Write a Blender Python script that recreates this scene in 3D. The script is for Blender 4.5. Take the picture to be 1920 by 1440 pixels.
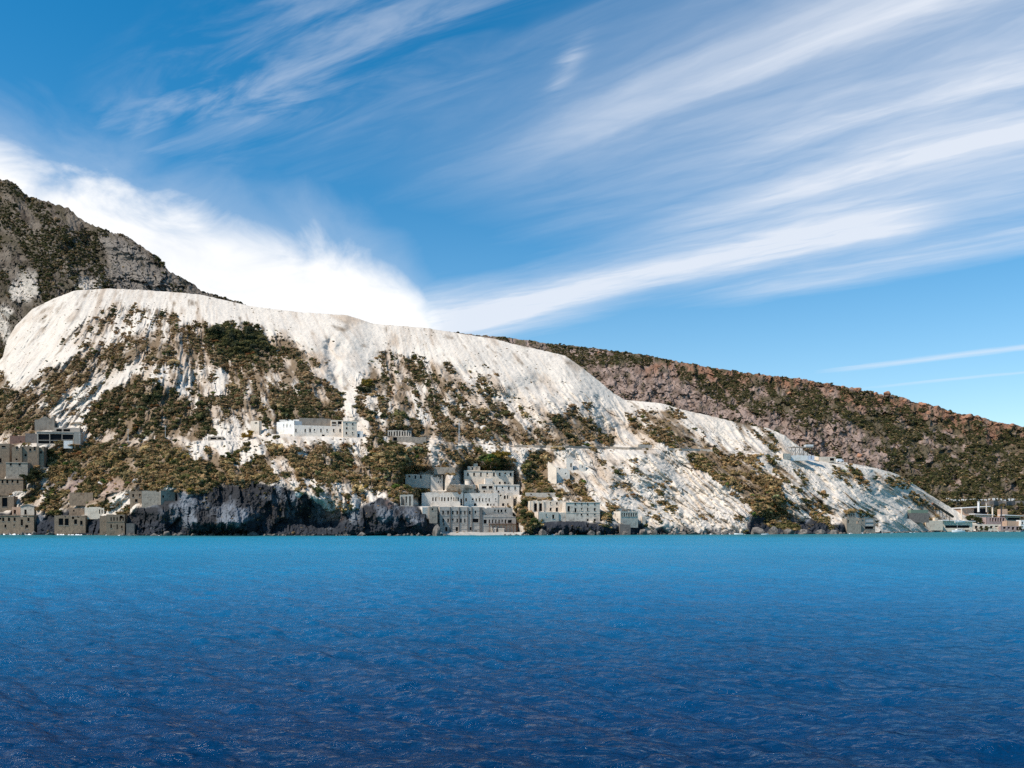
import bpy, bmesh, math, random
import numpy as np
from mathutils import Vector

# ------------------------------------------------------------------ scene, camera, light
for o in list(bpy.data.objects):
    bpy.data.objects.remove(o)
sc = bpy.context.scene
COL = sc.collection
R = math.radians

F = 1663.0          # focal length in units of a 1920-wide frame
YH = 982.0          # horizon row in that frame
CZ = 6.0            # eye height above the sea (deck of a boat)

cam = bpy.data.cameras.new("camera")
cam.sensor_width = 36.0
cam.lens = 36.0 * F / 1920.0
cam.shift_y = (YH - 720.0) / 1920.0
cam.clip_start = 0.3
cam.clip_end = 30000
camo = bpy.data.objects.new("camera", cam)
COL.objects.link(camo)
camo.location = (0, 0, CZ)
camo.rotation_euler = (R(90), 0, 0)
sc.camera = camo

SUN_EL, SUN_AZ = 50.0, -121.0       # azimuth from +Y, negative = to the left
sdir = Vector((math.cos(R(SUN_EL)) * math.sin(R(SUN_AZ)), math.cos(R(SUN_EL)) * math.cos(R(SUN_AZ)), math.sin(R(SUN_EL))))
sun = bpy.data.lights.new("sun", 'SUN')
sun.energy = 5.0
sun.angle = R(0.53)
sun.color = (1.0, 0.93, 0.84)
suno = bpy.data.objects.new("sun", sun)
COL.objects.link(suno)
suno.rotation_euler = sdir.to_track_quat('Z', 'Y').to_euler()
suno.location = (-300, 100, 500)

vs = sc.view_settings
vs.view_transform = 'Standard'
vs.look = 'None'
vs.exposure = 0.1
vs.gamma = 1.0
vs.use_curve_mapping = False
sc.render.engine = 'CYCLES'
sc.cycles.use_denoising = False
sc.cycles.sample_clamp_direct = 2.5
sc.cycles.sample_clamp_indirect = 2.5
sc.cycles.max_bounces = 5
sc.cycles.diffuse_bounces = 3
sc.cycles.caustics_reflective = False
sc.cycles.caustics_refractive = False


# ------------------------------------------------------------------ node helper
class NT:
    def __init__(s, tree):
        s.t = tree
        s.n = tree.nodes
        s.l = tree.links

    def new(s, typ, **kw):
        n = s.n.new(typ)
        for k, v in kw.items():
            setattr(n, k, v)
        return n

    def put(s, sock, v):
        if isinstance(v, bpy.types.NodeSocket):
            s.l.new(v, sock)
        else:
            sock.default_value = v

    def m(s, op, a, b=0.0, c=0.0, clamp=False):
        n = s.new('ShaderNodeMath', operation=op)
        n.use_clamp = clamp
        s.put(n.inputs[0], a)
        s.put(n.inputs[1], b)
        s.put(n.inputs[2], c)
        return n.outputs[0]

    def sstep(s, x, a, b):
        n = s.new('ShaderNodeMapRange', interpolation_type='SMOOTHSTEP')
        s.put(n.inputs[0], x)
        n.inputs[1].default_value = a
        n.inputs[2].default_value = b
        n.inputs[3].default_value = 0.0
        n.inputs[4].default_value = 1.0
        return n.outputs[0]

    def gauss(s, x, c, w):
        d = s.m('DIVIDE', s.m('SUBTRACT', x, c), w)
        return s.m('POWER', 2.7183, s.m('MULTIPLY', s.m('MULTIPLY', d, d), -1.0))

    def comb(s, x, y, z=0.0):
        n = s.new('ShaderNodeCombineXYZ')
        s.put(n.inputs[0], x)
        s.put(n.inputs[1], y)
        s.put(n.inputs[2], z)
        return n.outputs[0]

    def noise(s, vec, scale=1.0, detail=4.0, rough=0.55, dist=0.0, dim='3D'):
        n = s.new('ShaderNodeTexNoise', noise_dimensions=dim)
        if vec is not None:
            s.put(n.inputs['Vector'], vec)
        n.inputs['Scale'].default_value = scale
        n.inputs['Detail'].default_value = detail
        n.inputs['Roughness'].default_value = rough
        n.inputs['Distortion'].default_value = dist
        return n.outputs[0]

    def mix(s, fac, a, b, blend='MIX'):
        n = s.new('ShaderNodeMix', data_type='RGBA', blend_type=blend)
        n.clamp_factor = True
        s.put(n.inputs[0], fac)
        s.put(n.inputs[6], a)
        s.put(n.inputs[7], b)
        return n.outputs[2]

    def ramp(s, fac, stops, interp='LINEAR'):
        n = s.new('ShaderNodeValToRGB')
        s.put(n.inputs[0], fac)
        cr = n.color_ramp
        cr.interpolation = interp
        while len(cr.elements) < len(stops):
            cr.elements.new(0.5)
        for e, (p, c) in zip(cr.elements, stops):
            e.position = p
            e.color = (*c, 1)
        return n.outputs[0]


# ------------------------------------------------------------------ world: clear sky with cirrus
world = bpy.data.worlds.new("World")
sc.world = world
world.use_nodes = True
world.node_tree.nodes.clear()
W = NT(world.node_tree)
sky = W.new('ShaderNodeTexSky', sky_type='NISHITA')
sky.sun_disc = False
sky.sun_elevation = R(SUN_EL)
sky.sun_rotation = R(SUN_AZ)
sky.altitude = 0
sky.air_density = 1.0
sky.dust_density = 0.25
sky.ozone_density = 2.0
SKY_STRENGTH = 0.115
tc = W.new('ShaderNodeTexCoord')
sx = W.new('ShaderNodeSeparateXYZ')
W.l.new(tc.outputs['Generated'], sx.inputs[0])
dx, dy, dz = sx.outputs
zc = W.m('MAXIMUM', dz, 0.03)
X = W.m('DIVIDE', dx, zc)
Yp = W.m('DIVIDE', dy, zc)
# cirrus sheet: coordinates across (q) and along (p) the wind streaks
q0 = W.m('ADD', W.m('MULTIPLY', X, 0.673), W.m('MULTIPLY', Yp, 0.740))
p0 = W.m('ADD', W.m('MULTIPLY', X, -0.740), W.m('MULTIPLY', Yp, 0.673))
warp = W.m('SUBTRACT', W.noise(W.comb(W.m('MULTIPLY', q0, 0.9), W.m('MULTIPLY', p0, 0.45)), 1.0, 3), 0.5)
curl = W.m('SUBTRACT', W.noise(W.comb(W.m('MULTIPLY', q0, 5.0), W.m('MULTIPLY', p0, 3.2), 4.4), 1.0, 4, 0.6), 0.5)
q = W.m('ADD', W.m('ADD', q0, W.m('MULTIPLY', warp, 0.34)), W.m('MULTIPLY', curl, 0.11))
p = p0
streak = W.noise(W.comb(W.m('MULTIPLY', q, 2.6), W.m('MULTIPLY', p, 0.28), 3.1), 1.0, 5, 0.55, 0.3)
fine = W.noise(W.comb(W.m('MULTIPLY', q, 9.0), W.m('MULTIPLY', p, 1.3), 7.7), 1.0, 5, 0.6, 0.5)
wisp = W.noise(W.comb(W.m('MULTIPLY', q0, 7.0), W.m('MULTIPLY', W.m('ADD', p0, W.m('MULTIPLY', q0, 1.6)), 2.2), 1.3), 1.0, 5, 0.6, 0.8)


def band(qc, wq, pa, pb, pc, pd, amp):
    g = W.gauss(q, qc, wq)
    w = W.m('MULTIPLY', W.sstep(p, pa, pb), W.sstep(p, pd, pc))
    return W.m('MULTIPLY', W.m('MULTIPLY', g, w), amp)


veil = W.m('MULTIPLY', W.m('MULTIPLY', W.sstep(q, 1.25, 1.9), W.sstep(q, 3.7, 2.7)), W.sstep(p, 2.4, 0.7))
cl = W.m('MULTIPLY', veil, 0.70)
for b_ in (band(2.98, 0.22, 0.8, 1.2, 3.2, 6.0, 1.0),
           band(3.50, 0.22, -2.0, -1.5, 1.3, 2.5, 0.75),
           band(2.50, 0.11, -2.0, -1.5, 0.7, 1.9, 0.42),
           band(2.17, 0.12, -2.0, -1.5, 0.5, 1.7, 0.35),
           band(1.83, 0.10, -2.0, -1.5, 0.4, 1.5, 0.25),
           W.m('MULTIPLY', band(1.18, 0.16, 0.5, 1.0, 1.7, 2.3, 0.27), W.sstep(wisp, 0.30, 0.72)),
           W.m('MULTIPLY', band(1.05, 0.15, 1.0, 1.5, 2.2, 3.0, 0.24), W.sstep(wisp, 0.38, 0.68)),
           band(5.70, 0.13, 0.4, 1.0, 2.0, 2.8, 0.75),
           band(6.60, 0.10, 0.8, 1.4, 2.2, 3.0, 0.5),
           band(3.05, 0.45, 1.9, 3.2, 5.5, 8.0, 0.85)):
    cl = W.m('ADD', cl, b_)
tex = W.m('ADD', W.m('MULTIPLY', streak, 1.0), W.m('MULTIPLY', fine, 0.34))
tex = W.m('ADD', tex, W.m('MULTIPLY', wisp, 0.40))
tex = W.sstep(tex, 0.58, 1.26)
cirrus = W.m('MULTIPLY', cl, W.m('ADD', W.m('MULTIPLY', tex, 0.80), 0.36))
thin = W.m('MULTIPLY', W.sstep(streak, 0.5, 0.8), W.m('MULTIPLY', W.sstep(wisp, 0.3, 0.8), 0.10))
cirrus = W.m('ADD', cirrus, thin)
# low cloud bank lying behind the mountain on the left
az = W.m('ARCTAN2', dx, dy)
hor = W.m('SQRT', W.m('ADD', W.m('MULTIPLY', dx, dx), W.m('MULTIPLY', dy, dy)))
tv = W.m('DIVIDE', dz, W.m('MAXIMUM', hor, 0.01))
puff = W.m('MULTIPLY', W.m('MULTIPLY', W.gauss(W.m('SUBTRACT', az, W.m('MULTIPLY', W.m('SUBTRACT', tv, 0.515), 0.55)), R(3.5), R(.8)), W.gauss(tv, 0.515, 0.024)), W.sstep(wisp, 0.28, 0.66))
cirrus = W.m('ADD', cirrus, W.m('MULTIPLY', puff, 0.6))
bn = W.noise(W.comb(W.m('MULTIPLY', az, 7.0), W.m('MULTIPLY', tv, 11.0), 0.5), 1.0, 7, 0.58, 0.7)
azw = W.m('ADD', az, W.m('MULTIPLY', W.m('SUBTRACT', bn, 0.5), 0.05))
fa = W.m('DIVIDE', W.m('ADD', azw, R(100.0)), R(100.0))
g_ = lambda a_: (a_, a_, a_)
topr = W.ramp(fa, [(0.0, g_(0.0)), (0.35, g_(0.30)), (0.70, g_(0.375)), (0.79, g_(0.348)), (0.86, g_(0.325)), (0.905, g_(0.312)), (0.93, g_(0.285)), (0.955, g_(0.235)), (1.0, g_(0.0))])
top = W.m('SUBTRACT', W.m('MULTIPLY', topr, 1.0), 0.012)
edge = W.sstep(topr, 0.05, 0.2)
bd = W.m('ADD', W.m('SUBTRACT', top, tv), W.m('MULTIPLY', W.m('SUBTRACT', bn, 0.5), 0.13))
bank = W.sstep(bd, -0.03, 0.04)
fr = W.m('MULTIPLY', W.sstep(bd, -0.09, 0.03), 0.30)
bank = W.m('MAXIMUM', bank, W.m('MULTIPLY', fr, edge))
dens = W.m('MAXIMUM', W.m('MULTIPLY', bank, 0.97), W.m('MINIMUM', cirrus, 0.88))
dens = W.m('MAXIMUM', dens, W.m('MULTIPLY', W.gauss(tv, 0.0, 0.24), 0.24))
dens = W.m('MULTIPLY', dens, W.sstep(dz, -0.02, 0.03))
hs = W.new('ShaderNodeHueSaturation')
hs.inputs['Saturation'].default_value = 1.46
hs.inputs['Hue'].default_value = 0.490
hs.inputs['Value'].default_value = 1.22
W.l.new(sky.outputs[0], hs.inputs['Color'])
cloudcol = W.mix(bank, (6.9, 7.25, 7.9, 1), W.mix(W.sstep(bn, .35, .65), (7.6, 7.8, 8.1, 1), (9.0, 8.95, 8.85, 1)))
skyc = W.mix(dens, hs.outputs[0], cloudcol)
bg = W.new('ShaderNodeBackground')
bg.inputs[1].default_value = SKY_STRENGTH
W.l.new(skyc, bg.inputs[0])
wo = W.new('ShaderNodeOutputWorld')
W.l.new(bg.outputs[0], wo.inputs[0])

# ------------------------------------------------------------------ numpy noise and maps
rng = np.random.default_rng(11)
TAB = rng.uniform(-1, 1, (16, 256, 256)).astype(np.float32)


def vnoise(x, y, seed):
    t = TAB[seed % 16]
    x = x + seed * 37.3
    y = y + seed * 91.7
    xi = np.floor(x).astype(np.int64)
    yi = np.floor(y).astype(np.int64)
    fx = (x - xi).astype(np.float32)
    fy = (y - yi).astype(np.float32)
    ux = fx * fx * fx * (fx * (fx * 6 - 15) + 10)
    uy = fy * fy * fy * (fy * (fy * 6 - 15) + 10)
    x0, x1, y0, y1 = xi & 255, (xi + 1) & 255, yi & 255, (yi + 1) & 255
    a = t[x0, y0]
    b = t[x1, y0]
    c = t[x0, y1]
    d = t[x1, y1]
    return (a + (b - a) * ux) * (1 - uy) + (c + (d - c) * ux) * uy


def fbm(x, y, oct=4, seed=0, gain=0.5):
    s = np.zeros(np.broadcast(x, y).shape, np.float32)
    a, fq, tot = 1.0, 1.0, 0.0
    for i in range(oct):
        s += a * vnoise(x * fq, y * fq, seed + i * 3 + 1)
        tot += a
        a *= gain
        fq *= 2.03
    return s / tot * 1.5


def ridged(x, y, oct=3, seed=0):
    s = np.zeros(np.broadcast(x, y).shape, np.float32)
    a, fq, tot = 1.0, 1.0, 0.0
    for i in range(oct):
        s += a * (1 - 2 * np.abs(vnoise(x * fq, y * fq, seed + i * 5 + 2)))
        tot += a
        a *= 0.5
        fq *= 2.1
    return s / tot


def facets(x, y, seed):
    """angular blocks: every cell is a tilted plane; about -1..1"""
    t = TAB[seed % 16]
    t2 = TAB[(seed + 5) % 16]
    x = x + seed * 17.7
    y = y + seed * 31.1
    xi = np.floor(x).astype(np.int64)
    yi = np.floor(y).astype(np.int64)
    best = np.full(x.shape, 9.0, np.float32)
    out = np.zeros(x.shape, np.float32)
    for i in (-1, 0, 1):
        for j in (-1, 0, 1):
            cx, cy = xi + i, yi + j
            a, b = t[cx & 255, cy & 255], t2[cx & 255, cy & 255]
            dx_, dy_ = x - (cx + .5 + .45 * a), y - (cy + .5 + .45 * b)
            d = dx_ * dx_ + dy_ * dy_
            ra, rb = t[(cx + 91) & 255, (cy + 13) & 255], t2[(cx + 57) & 255, (cy + 29) & 255]
            v = .55 * ra + .9 * (dx_ * rb + dy_ * (ra + b) * .5)
            m = d < best
            best = np.where(m, d, best)
            out = np.where(m, v, out)
    return out


# map raster in image pixels: columns and rows of the camera frame
MX0, MX1, MY0, MY1 = -320, 2240, 180, 1030
MW, MH = (MX1 - MX0) // 2, (MY1 - MY0) // 2
gx = np.arange(MW) * 2 + MX0
gy = np.arange(MH) * 2 + MY0
GX, GY = np.meshgrid(gx, gy)


def inpoly(pts):
    xs = [a[0] for a in pts]
    ys = [a[1] for a in pts]
    i0, i1 = np.searchsorted(gx, [min(xs), max(xs)])
    j0, j1 = np.searchsorted(gy, [min(ys), max(ys)])
    m = np.zeros((MH, MW), bool)
    i1 += 1
    j1 += 1
    sx_, sy_ = GX[j0:j1, i0:i1], GY[j0:j1, i0:i1]
    r = np.zeros(sx_.shape, bool)
    n = len(pts)
    for k in range(n):
        (xa, ya), (xb, yb) = pts[k], pts[(k + 1) % n]
        if ya == yb:
            continue
        c = ((ya > sy_) != (yb > sy_)) & (sx_ < (xb - xa) * (sy_ - ya) / (yb - ya) + xa)
        r ^= c
    m[j0:j1, i0:i1] = r
    return m


def blur(a, r):
    if r < 1:
        return a
    for ax in (0, 1):
        for _ in range(2):
            p_ = np.pad(a, [(r + 1, r) if k == ax else (0, 0) for k in (0, 1)], mode='edge')
            c = np.cumsum(p_, axis=ax, dtype=np.float64)
            n = 2 * r + 1
            if ax == 0:
                a = ((c[n:] - c[:-n]) / n)
            else:
                a = ((c[:, n:] - c[:, :-n]) / n)
    return a.astype(np.float32)


def paint(m, pts, v, soft=2):
    w = blur(inpoly(pts).astype(np.float32), soft)
    m *= (1 - w)
    m += w * v


def stroke(m, pts, width, v, soft=1):
    """paint along a polyline"""
    w = np.zeros((MH, MW), np.float32)
    for (xa, ya), (xb, yb) in zip(pts, pts[1:]):
        L2 = max((xb - xa) ** 2 + (yb - ya) ** 2, 1e-6)
        t = np.clip(((GX - xa) * (xb - xa) + (GY - ya) * (yb - ya)) / L2, 0, 1)
        d2 = (GX - xa - t * (xb - xa)) ** 2 + (GY - ya - t * (yb - ya)) ** 2
        w = np.maximum(w, (d2 < width * width).astype(np.float32))
    w = blur(w, soft)
    m *= (1 - w)
    m += w * v


def smp(m, px, py):
    x = np.clip((px - MX0) / 2.0, 0, MW - 1.001)
    y = np.clip((py - MY0) / 2.0, 0, MH - 1.001)
    xi = x.astype(np.int64)
    yi = y.astype(np.int64)
    fx = x - xi
    fy = y - yi
    return (m[yi, xi] * (1 - fx) + m[yi, xi + 1] * fx) * (1 - fy) + (m[yi + 1, xi] * (1 - fx) + m[yi + 1, xi + 1] * fx) * fy


def lin(px, pts):
    return np.interp(px, [a[0] for a in pts], [a[1] for a in pts])


# ---- outlines in image pixels (column, row; for the shore column, distance)
SHORE = [(-320, 500), (0, 480), (200, 462), (240, 446), (820, 440), (834, 448), (975, 450), (992, 466), (1150, 472), (1210, 486),
         (1400, 500), (1580, 520), (1650, 560), (1760, 640), (2240, 690)]
RIDGE1 = [(-320, 735), (-120, 715), (-20, 700), (6, 668), (12, 640), (30, 610), (60, 580), (100, 560), (140, 545), (200, 541), (260, 543),
          (340, 549), (380, 553), (470, 574), (560, 585), (650, 591), (668, 596), (700, 607), (800, 615), (860, 625), (930, 636), (962, 645),
          (1000, 653), (1060, 667), (1090, 688), (1120, 712), (1150, 737), (1172, 750), (1240, 756), (1272, 766), (1300, 773), (1330, 779),
          (1400, 797), (1440, 803), (1470, 816), (1500, 838), (1520, 853), (1560, 862), (1640, 877), (1680, 888), (1720, 912),
          (1760, 938), (1800, 962), (1830, 978), (1860, 988), (2240, 992)]
RIDGE2 = [(-320, 150), (-150, 240), (-60, 300), (0, 337), (14, 335), (28, 345), (50, 367), (75, 374), (95, 380), (130, 391), (148, 408),
          (170, 420), (200, 433), (240, 443), (270, 465), (290, 478), (305, 495), (322, 512), (345, 522), (380, 546), (420, 559), (475, 576),
          (560, 600), (700, 640)]
RIDGE3 = [(700, 618), (830, 622), (860, 624), (900, 629), (960, 633), (1020, 643), (1100, 652), (1200, 664), (1300, 683), (1400, 700),
          (1500, 710), (1560, 722), (1600, 727), (1640, 738), (1680, 742), (1720, 756), (1770, 766), (1800, 776), (1830, 779), (1870, 792),
          (1920, 800), (2000, 825), (2240, 890)]

# ---- steepness
TAN = np.full((MH, MW), 0.68, np.float32)
CLIFF = [(238, 1012), (246, 965), (262, 950), (300, 938), (330, 928), (390, 922), (450, 906), (484, 902), (540, 912), (570, 935), (600, 955),
         (640, 962), (690, 955), (700, 945), (730, 935), (760, 950), (790, 955), (818, 975), (828, 1012)]
paint(TAN, CLIFF, 3.2, 2)
paint(TAN, [(-320, 830), (90, 832), (240, 915), (240, 1012), (-320, 1012)], 0.95, 4)
paint(TAN, [(990, 985), (1210, 985), (1210, 1012), (990, 1012)], 2.6, 1)
paint(TAN, [(1210, 990), (1600, 985), (1600, 1012), (1210, 1012)], 1.6, 1)
paint(TAN, [(830, 1012), (830, 994), (975, 994), (975, 1012)], 0.14, 1)
paint(TAN, [(0, 560), (1200, 560), (1200, 680), (500, 640), (0, 650)], 0.60, 6)
paint(TAN, [(1590, 1012), (1590, 996), (2240, 992), (2240, 1012)], 0.25, 1)

TAN3 = np.full((MH, MW), 0.66, np.float32)
paint(TAN3, [(600, 1020), (600, 984), (2240, 982), (2240, 1020)], 0.085, 1)
CL3 = [(1110, 700), (1180, 690), (1260, 700), (1340, 740), (1420, 770), (1500, 790), (1590, 830), (1640, 880), (1560, 872), (1440, 806), (1300, 775), (1180, 752)]
paint(TAN3, CL3, 1.5, 4)
TAN2 = np.full((MH, MW), 0.95, np.float32)
paint(TAN2, [(200, 440), (330, 510), (340, 560), (200, 560)], 1.6, 5)

ROADLINE = [(690, 815), (860, 829), (960, 838), (1200, 843), (1330, 846), (1440, 849), (1475, 859), (1530, 864), (1560, 868), (1640, 880)]
TERRACES = [([(-345, 834), (60, 832), (150, 832), (250, 826), (450, 826), (520, 819), (670, 819), (700, 816)] + ROADLINE[1:] + [(1700, 906), (1760, 938), (1900, 995)], 7.5)]


def integrate(px, pb, pt, Y0, rows, tanmap, terraces=()):
    t = np.linspace(0, 1, rows)[:, None]
    py = pb[None] + (pt - pb)[None] * t
    PX = np.broadcast_to(px[None], py.shape)
    s = (YH - py) / F
    tn = smp(tanmap, PX, py)
    Y = np.empty_like(py)
    Y[0] = Y0
    for i in range(1, rows):
        ds = s[i] - s[i - 1]
        Y[i] = Y[i - 1] * (1 + ds / np.maximum(tn[i] - s[i], 0.10))
    # side-to-side smoothing that grows with height above the shore
    def bx(a, r):
        for _ in range(3):
            p_ = np.pad(a, [(0, 0), (r + 1, r)], mode='edge')
            c = np.cumsum(p_, axis=1)
            a = (c[:, 2 * r + 1:] - c[:, :-2 * r - 1]) / (2 * r + 1)
        return a
    h_ = pb[None] - py
    k1 = np.clip((h_ - 6) / 30, 0, 1)
    k2 = np.clip((h_ - 30) / 80, 0, 1)
    Y = Y * (1 - k1) + bx(Y, 6) * k1
    Y = Y * (1 - k2) + bx(Y, 48) * k2
    k3 = np.clip((h_ - 120) / 120, 0, 1)
    Y = Y * (1 - k3) + bx(Y, 90) * k3
    for line, dY in terraces:
        lx0, lx1 = line[0][0], line[-1][0]
        lp = lin(px, line)
        fade = np.clip((px - lx0) / 25, 0, 1) * np.clip((lx1 - px) / 25, 0, 1)
        k = np.clip((lp[None] - py) / 2.5 + 0.5, 0, 1)
        Y = Y + dY * k * fade[None]
    return PX, py, Y


def pb_of(px, Y0):
    return YH + F * (CZ + 4.0) / Y0


px1 = np.arange(-300, 1866, 1.85)
Y01 = lin(px1, SHORE)
NR1 = 400
PX1, PY1, Y1 = integrate(px1, pb_of(px1, Y01), np.minimum(lin(px1, RIDGE1), 997.0), Y01, NR1, TAN, TERRACES)
px3 = np.arange(720, 2220, 2.0)
base3 = lin(px3, [(700, 640), (1740, 645), (2240, 690)])
pb3 = pb_of(px3, base3)
PX3, PY3, Y3 = integrate(px3, pb3, lin(px3, RIDGE3), base3, 290, TAN3)
px2 = np.arange(-300, 640, 1.9)
base2 = lin(px2, [(-320, 720), (0, 740), (300, 770), (640, 800)])
PX2, PY2, Y2 = integrate(px2, lin(px2, RIDGE1) + 45, np.minimum(lin(px2, RIDGE2), lin(px2, RIDGE1) + 20), base2, 230, TAN2)


def grid_at(PX, PY, A, px, py):
    """bilinear lookup of array A (rows, cols[,k]) at image column px, image row py"""
    px = np.atleast_1d(np.asarray(px, float))
    py = np.atleast_1d(np.asarray(py, float))
    c = np.clip((px - PX[0, 0]) / (PX[0, 1] - PX[0, 0]), 0, PX.shape[1] - 1.001)
    ci = c.astype(int)
    fc = c - ci
    b = PY[0, ci] * (1 - fc) + PY[0, ci + 1] * fc
    t_ = PY[-1, ci] * (1 - fc) + PY[-1, ci + 1] * fc
    r = np.clip((py - b) / (t_ - b), 0, 1) * (PX.shape[0] - 1.001)
    ri = r.astype(int)
    fr_ = r - ri
    if A.ndim == 3:
        fc, fr_ = fc[:, None], fr_[:, None]
    return (A[ri, ci] * (1 - fc) + A[ri, ci + 1] * fc) * (1 - fr_) + (A[ri + 1, ci] * (1 - fc) + A[ri + 1, ci + 1] * fc) * fr_


def world(px, py, Y):
    return np.stack([(px - 960) / F * Y, Y, (YH - py) / F * Y + CZ], -1)

# ------------------------------------------------------------------ building outlines in pixels of enlarged image crops (placed further down)
SP = []
ZA, ZB, ZC, ZD = (740, 850, 7.385), (960, 830, 6.857), (500, 770, 5.647), (0, 770, 6.0)
ZE, ZG, ZH, ZI = (80, 840, 6.0), (1400, 780, 6.262), (1660, 890, 7.385), (380, 740, 6.0)


def spec(z, name, label, x0, x1, y0, y1, rot=12, D=9.0, mat='plaster', wins=(), ruin=0.0, roof=True, Y=None, dY=0.0, cat='building', layer=1, **kw):
    cx = lambda x: z[0] + x / z[2]
    cy = lambda y: z[1] + y / z[2]
    w = [(cx(a), cy(b), c / z[2], d / z[2]) for a, b, c, d in wins]
    SP.append(dict(name=name, label=label, cat=cat, px0=cx(x0), px1=cx(x1), py0=cy(y0), py1=cy(y1), rot=rot, D=D, mat=mat, wins=w,
                   ruin=ruin, roof=roof, Y=Y, dY=dY, layer=layer, z=z, **kw))


def row(xs, y, w, h):
    return [(x, y, w, h) for x in xs]


# central mill, tier by tier
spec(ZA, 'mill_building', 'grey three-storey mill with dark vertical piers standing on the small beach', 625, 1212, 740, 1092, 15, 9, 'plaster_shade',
     row((672, 741, 806, 867, 918, 973, 1042, 1120), 820, 22, 50) + row((672, 741, 806, 867, 918, 973), 930, 22, 50) + [(1122, 930, 76, 56),
     (682, 984, 18, 34), (716, 1050, 28, 60), (862, 1048, 34, 56), (1052, 1042, 26, 42), (1125, 1076, 50, 16)],
     piers=(770, 893, 1012, 1070, 1180, 1205), bands=(790, 868, 985, 1045), Y=475)
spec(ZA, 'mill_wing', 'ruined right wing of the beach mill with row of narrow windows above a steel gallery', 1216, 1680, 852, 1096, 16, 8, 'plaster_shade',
     [(1255, 945, 42, 52), (1312, 942, 20, 56)] + row((1357, 1402, 1447, 1490, 1535), 942, 20, 50) + [(1595, 943, 54, 44)], ruin=1.2, bands=(880, 1000), Y=481)
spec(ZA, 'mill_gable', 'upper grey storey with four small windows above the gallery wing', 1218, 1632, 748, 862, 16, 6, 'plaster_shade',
     [(1262, 855, 18, 28), (1390, 795, 22, 34), (1437, 797, 24, 36), (1480, 797, 24, 36), (1536, 793, 20, 30)], ruin=0.8, Y=484.5)
spec(ZA, 'arcade_hall', 'long pale roofless hall with ten tall narrow windows behind the beach mill', 375, 950, 537, 735, 13, 9, 'plaster',
     row((530, 570, 617, 655, 693, 743, 785, 820, 850, 880), 635, 19, 54) + [(931, 676, 40, 100)], ruin=1.3, roof=False, Y=490)
spec(ZA, 'workshop_block', 'pale two-storey workshop with a row of arched dark windows in mid hillside', 962, 1428, 547, 735, 14, 10, 'plaster',
     [(990, 640, 24, 40), (1082, 645, 26, 48)] + row((1130, 1175, 1220, 1265, 1310, 1400), 642, 19, 42) + [(1116, 710, 36, 34), (1290, 710, 34, 34), (1332, 712, 20, 30), (1376, 712, 18, 30)],
     ruin=0.5, Y=496)
spec(ZA, 'broken_block', 'small broken block with gaping openings at the right end of the workshop', 1430, 1642, 548, 738, 14, 8, 'cream',
     [(1468, 588, 28, 30), (1526, 608, 30, 50), (1565, 605, 22, 50), (1606, 606, 20, 22), (1503, 712, 30, 40), (1568, 712, 22, 40)], ruin=1.5, roof=False, Y=501)
spec(ZA, 'side_block', 'pale flat-roofed block with four upright windows below the tall mill tower block', 1372, 1725, 430, 580, 14, 9, 'plaster',
     row((1413, 1494, 1582, 1668), 480, 22, 46) + [(1438, 528, 26, 24)], cornice=True, Y=509)
spec(ZA, 'boiler_house', 'low pale block with two wide dark openings between tall block and workshop', 1166, 1372, 424, 548, 14, 8, 'cream',
     [(1240, 470, 80, 36), (1330, 470, 58, 36), (1240, 527, 24, 20), (1348, 526, 22, 20), (1128 + 50, 528, 16, 18)], Y=507)
spec(ZA, 'tall_block', 'tall cream block with eight dark windows in one row at the top of the mill', 962, 1645, 236, 436, 9, 14, 'cream',
     row((1015, 1100, 1195, 1282, 1375, 1455, 1532, 1607), 290, 24, 46) + [(1456, 408, 30, 26), (1527, 408, 28, 26), (1573, 415, 14, 18)], cornice=True, Y=514)
spec(ZA, 'lift_box', 'square plaster box built against the middle of the tall cream block', 1256, 1356, 346, 420, 15, 4, 'plaster', [], Y=511.4)
spec(ZA, 'roof_ruin', 'small ruined chamber with two door openings on top of the tall block', 1012, 1182, 178, 240, 14, 4, 'cream',
     [(1077, 210, 26, 42), (1135, 206, 28, 44)], ruin=1.4, roof=False, Y=520)
spec(ZA, 'roof_ruin_stub', 'stub of broken wall rising above the small ruined chamber', 1095, 1150, 138, 182, 14, 2, 'cream', [], ruin=0.8, Y=521.5)
spec(ZA, 'hillside_ruin', 'ruined grey wall house with three dark windows left of the tall block', 148, 500, 287, 480, 16, 6, 'stone_pale',
     [(203, 328, 26, 44), (287, 330, 24, 44), (363, 330, 28, 42)], ruin=0.7, roof=False, footfall=0.45, Y=499)
spec(ZA, 'hillside_ruin_gable', 'broken cream gable with two small windows on the ruined wall house', 500, 668, 300, 520, 16, 5, 'plaster',
     [(606, 398, 12, 26), (634, 394, 12, 26)], ruin=2.6, roof=False, Y=502.5)
spec(ZA, 'pillar_ruin', 'roofless ruin of thin pillars above the dark sea cliff', 78, 256, 570, 730, 10, 5, 'stone_pale',
     [(112, 660, 50, 120), (160, 660, 20, 130), (212, 660, 22, 130)], ruin=0.5, roof=False)
spec(ZA, 'cliff_annex', 'grey annex with one small window beside the left end of the beach mill', 480, 592, 737, 900, 11, 5, 'stone', [(523, 775, 22, 28)], ruin=0.4)
spec(ZA, 'cliff_annex_wall', 'bright ruined wall stub on the cliff edge left of the annex', 388, 478, 732, 842, 24, 4, 'plaster', [], ruin=1.2, roof=False)
spec(ZA, 'retaining_wall', 'low grey retaining wall on the slope above the hillside ruin', 545, 838, 192, 226, 4, 1.2, 'stone', [], roof=False, cat='wall')
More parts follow.
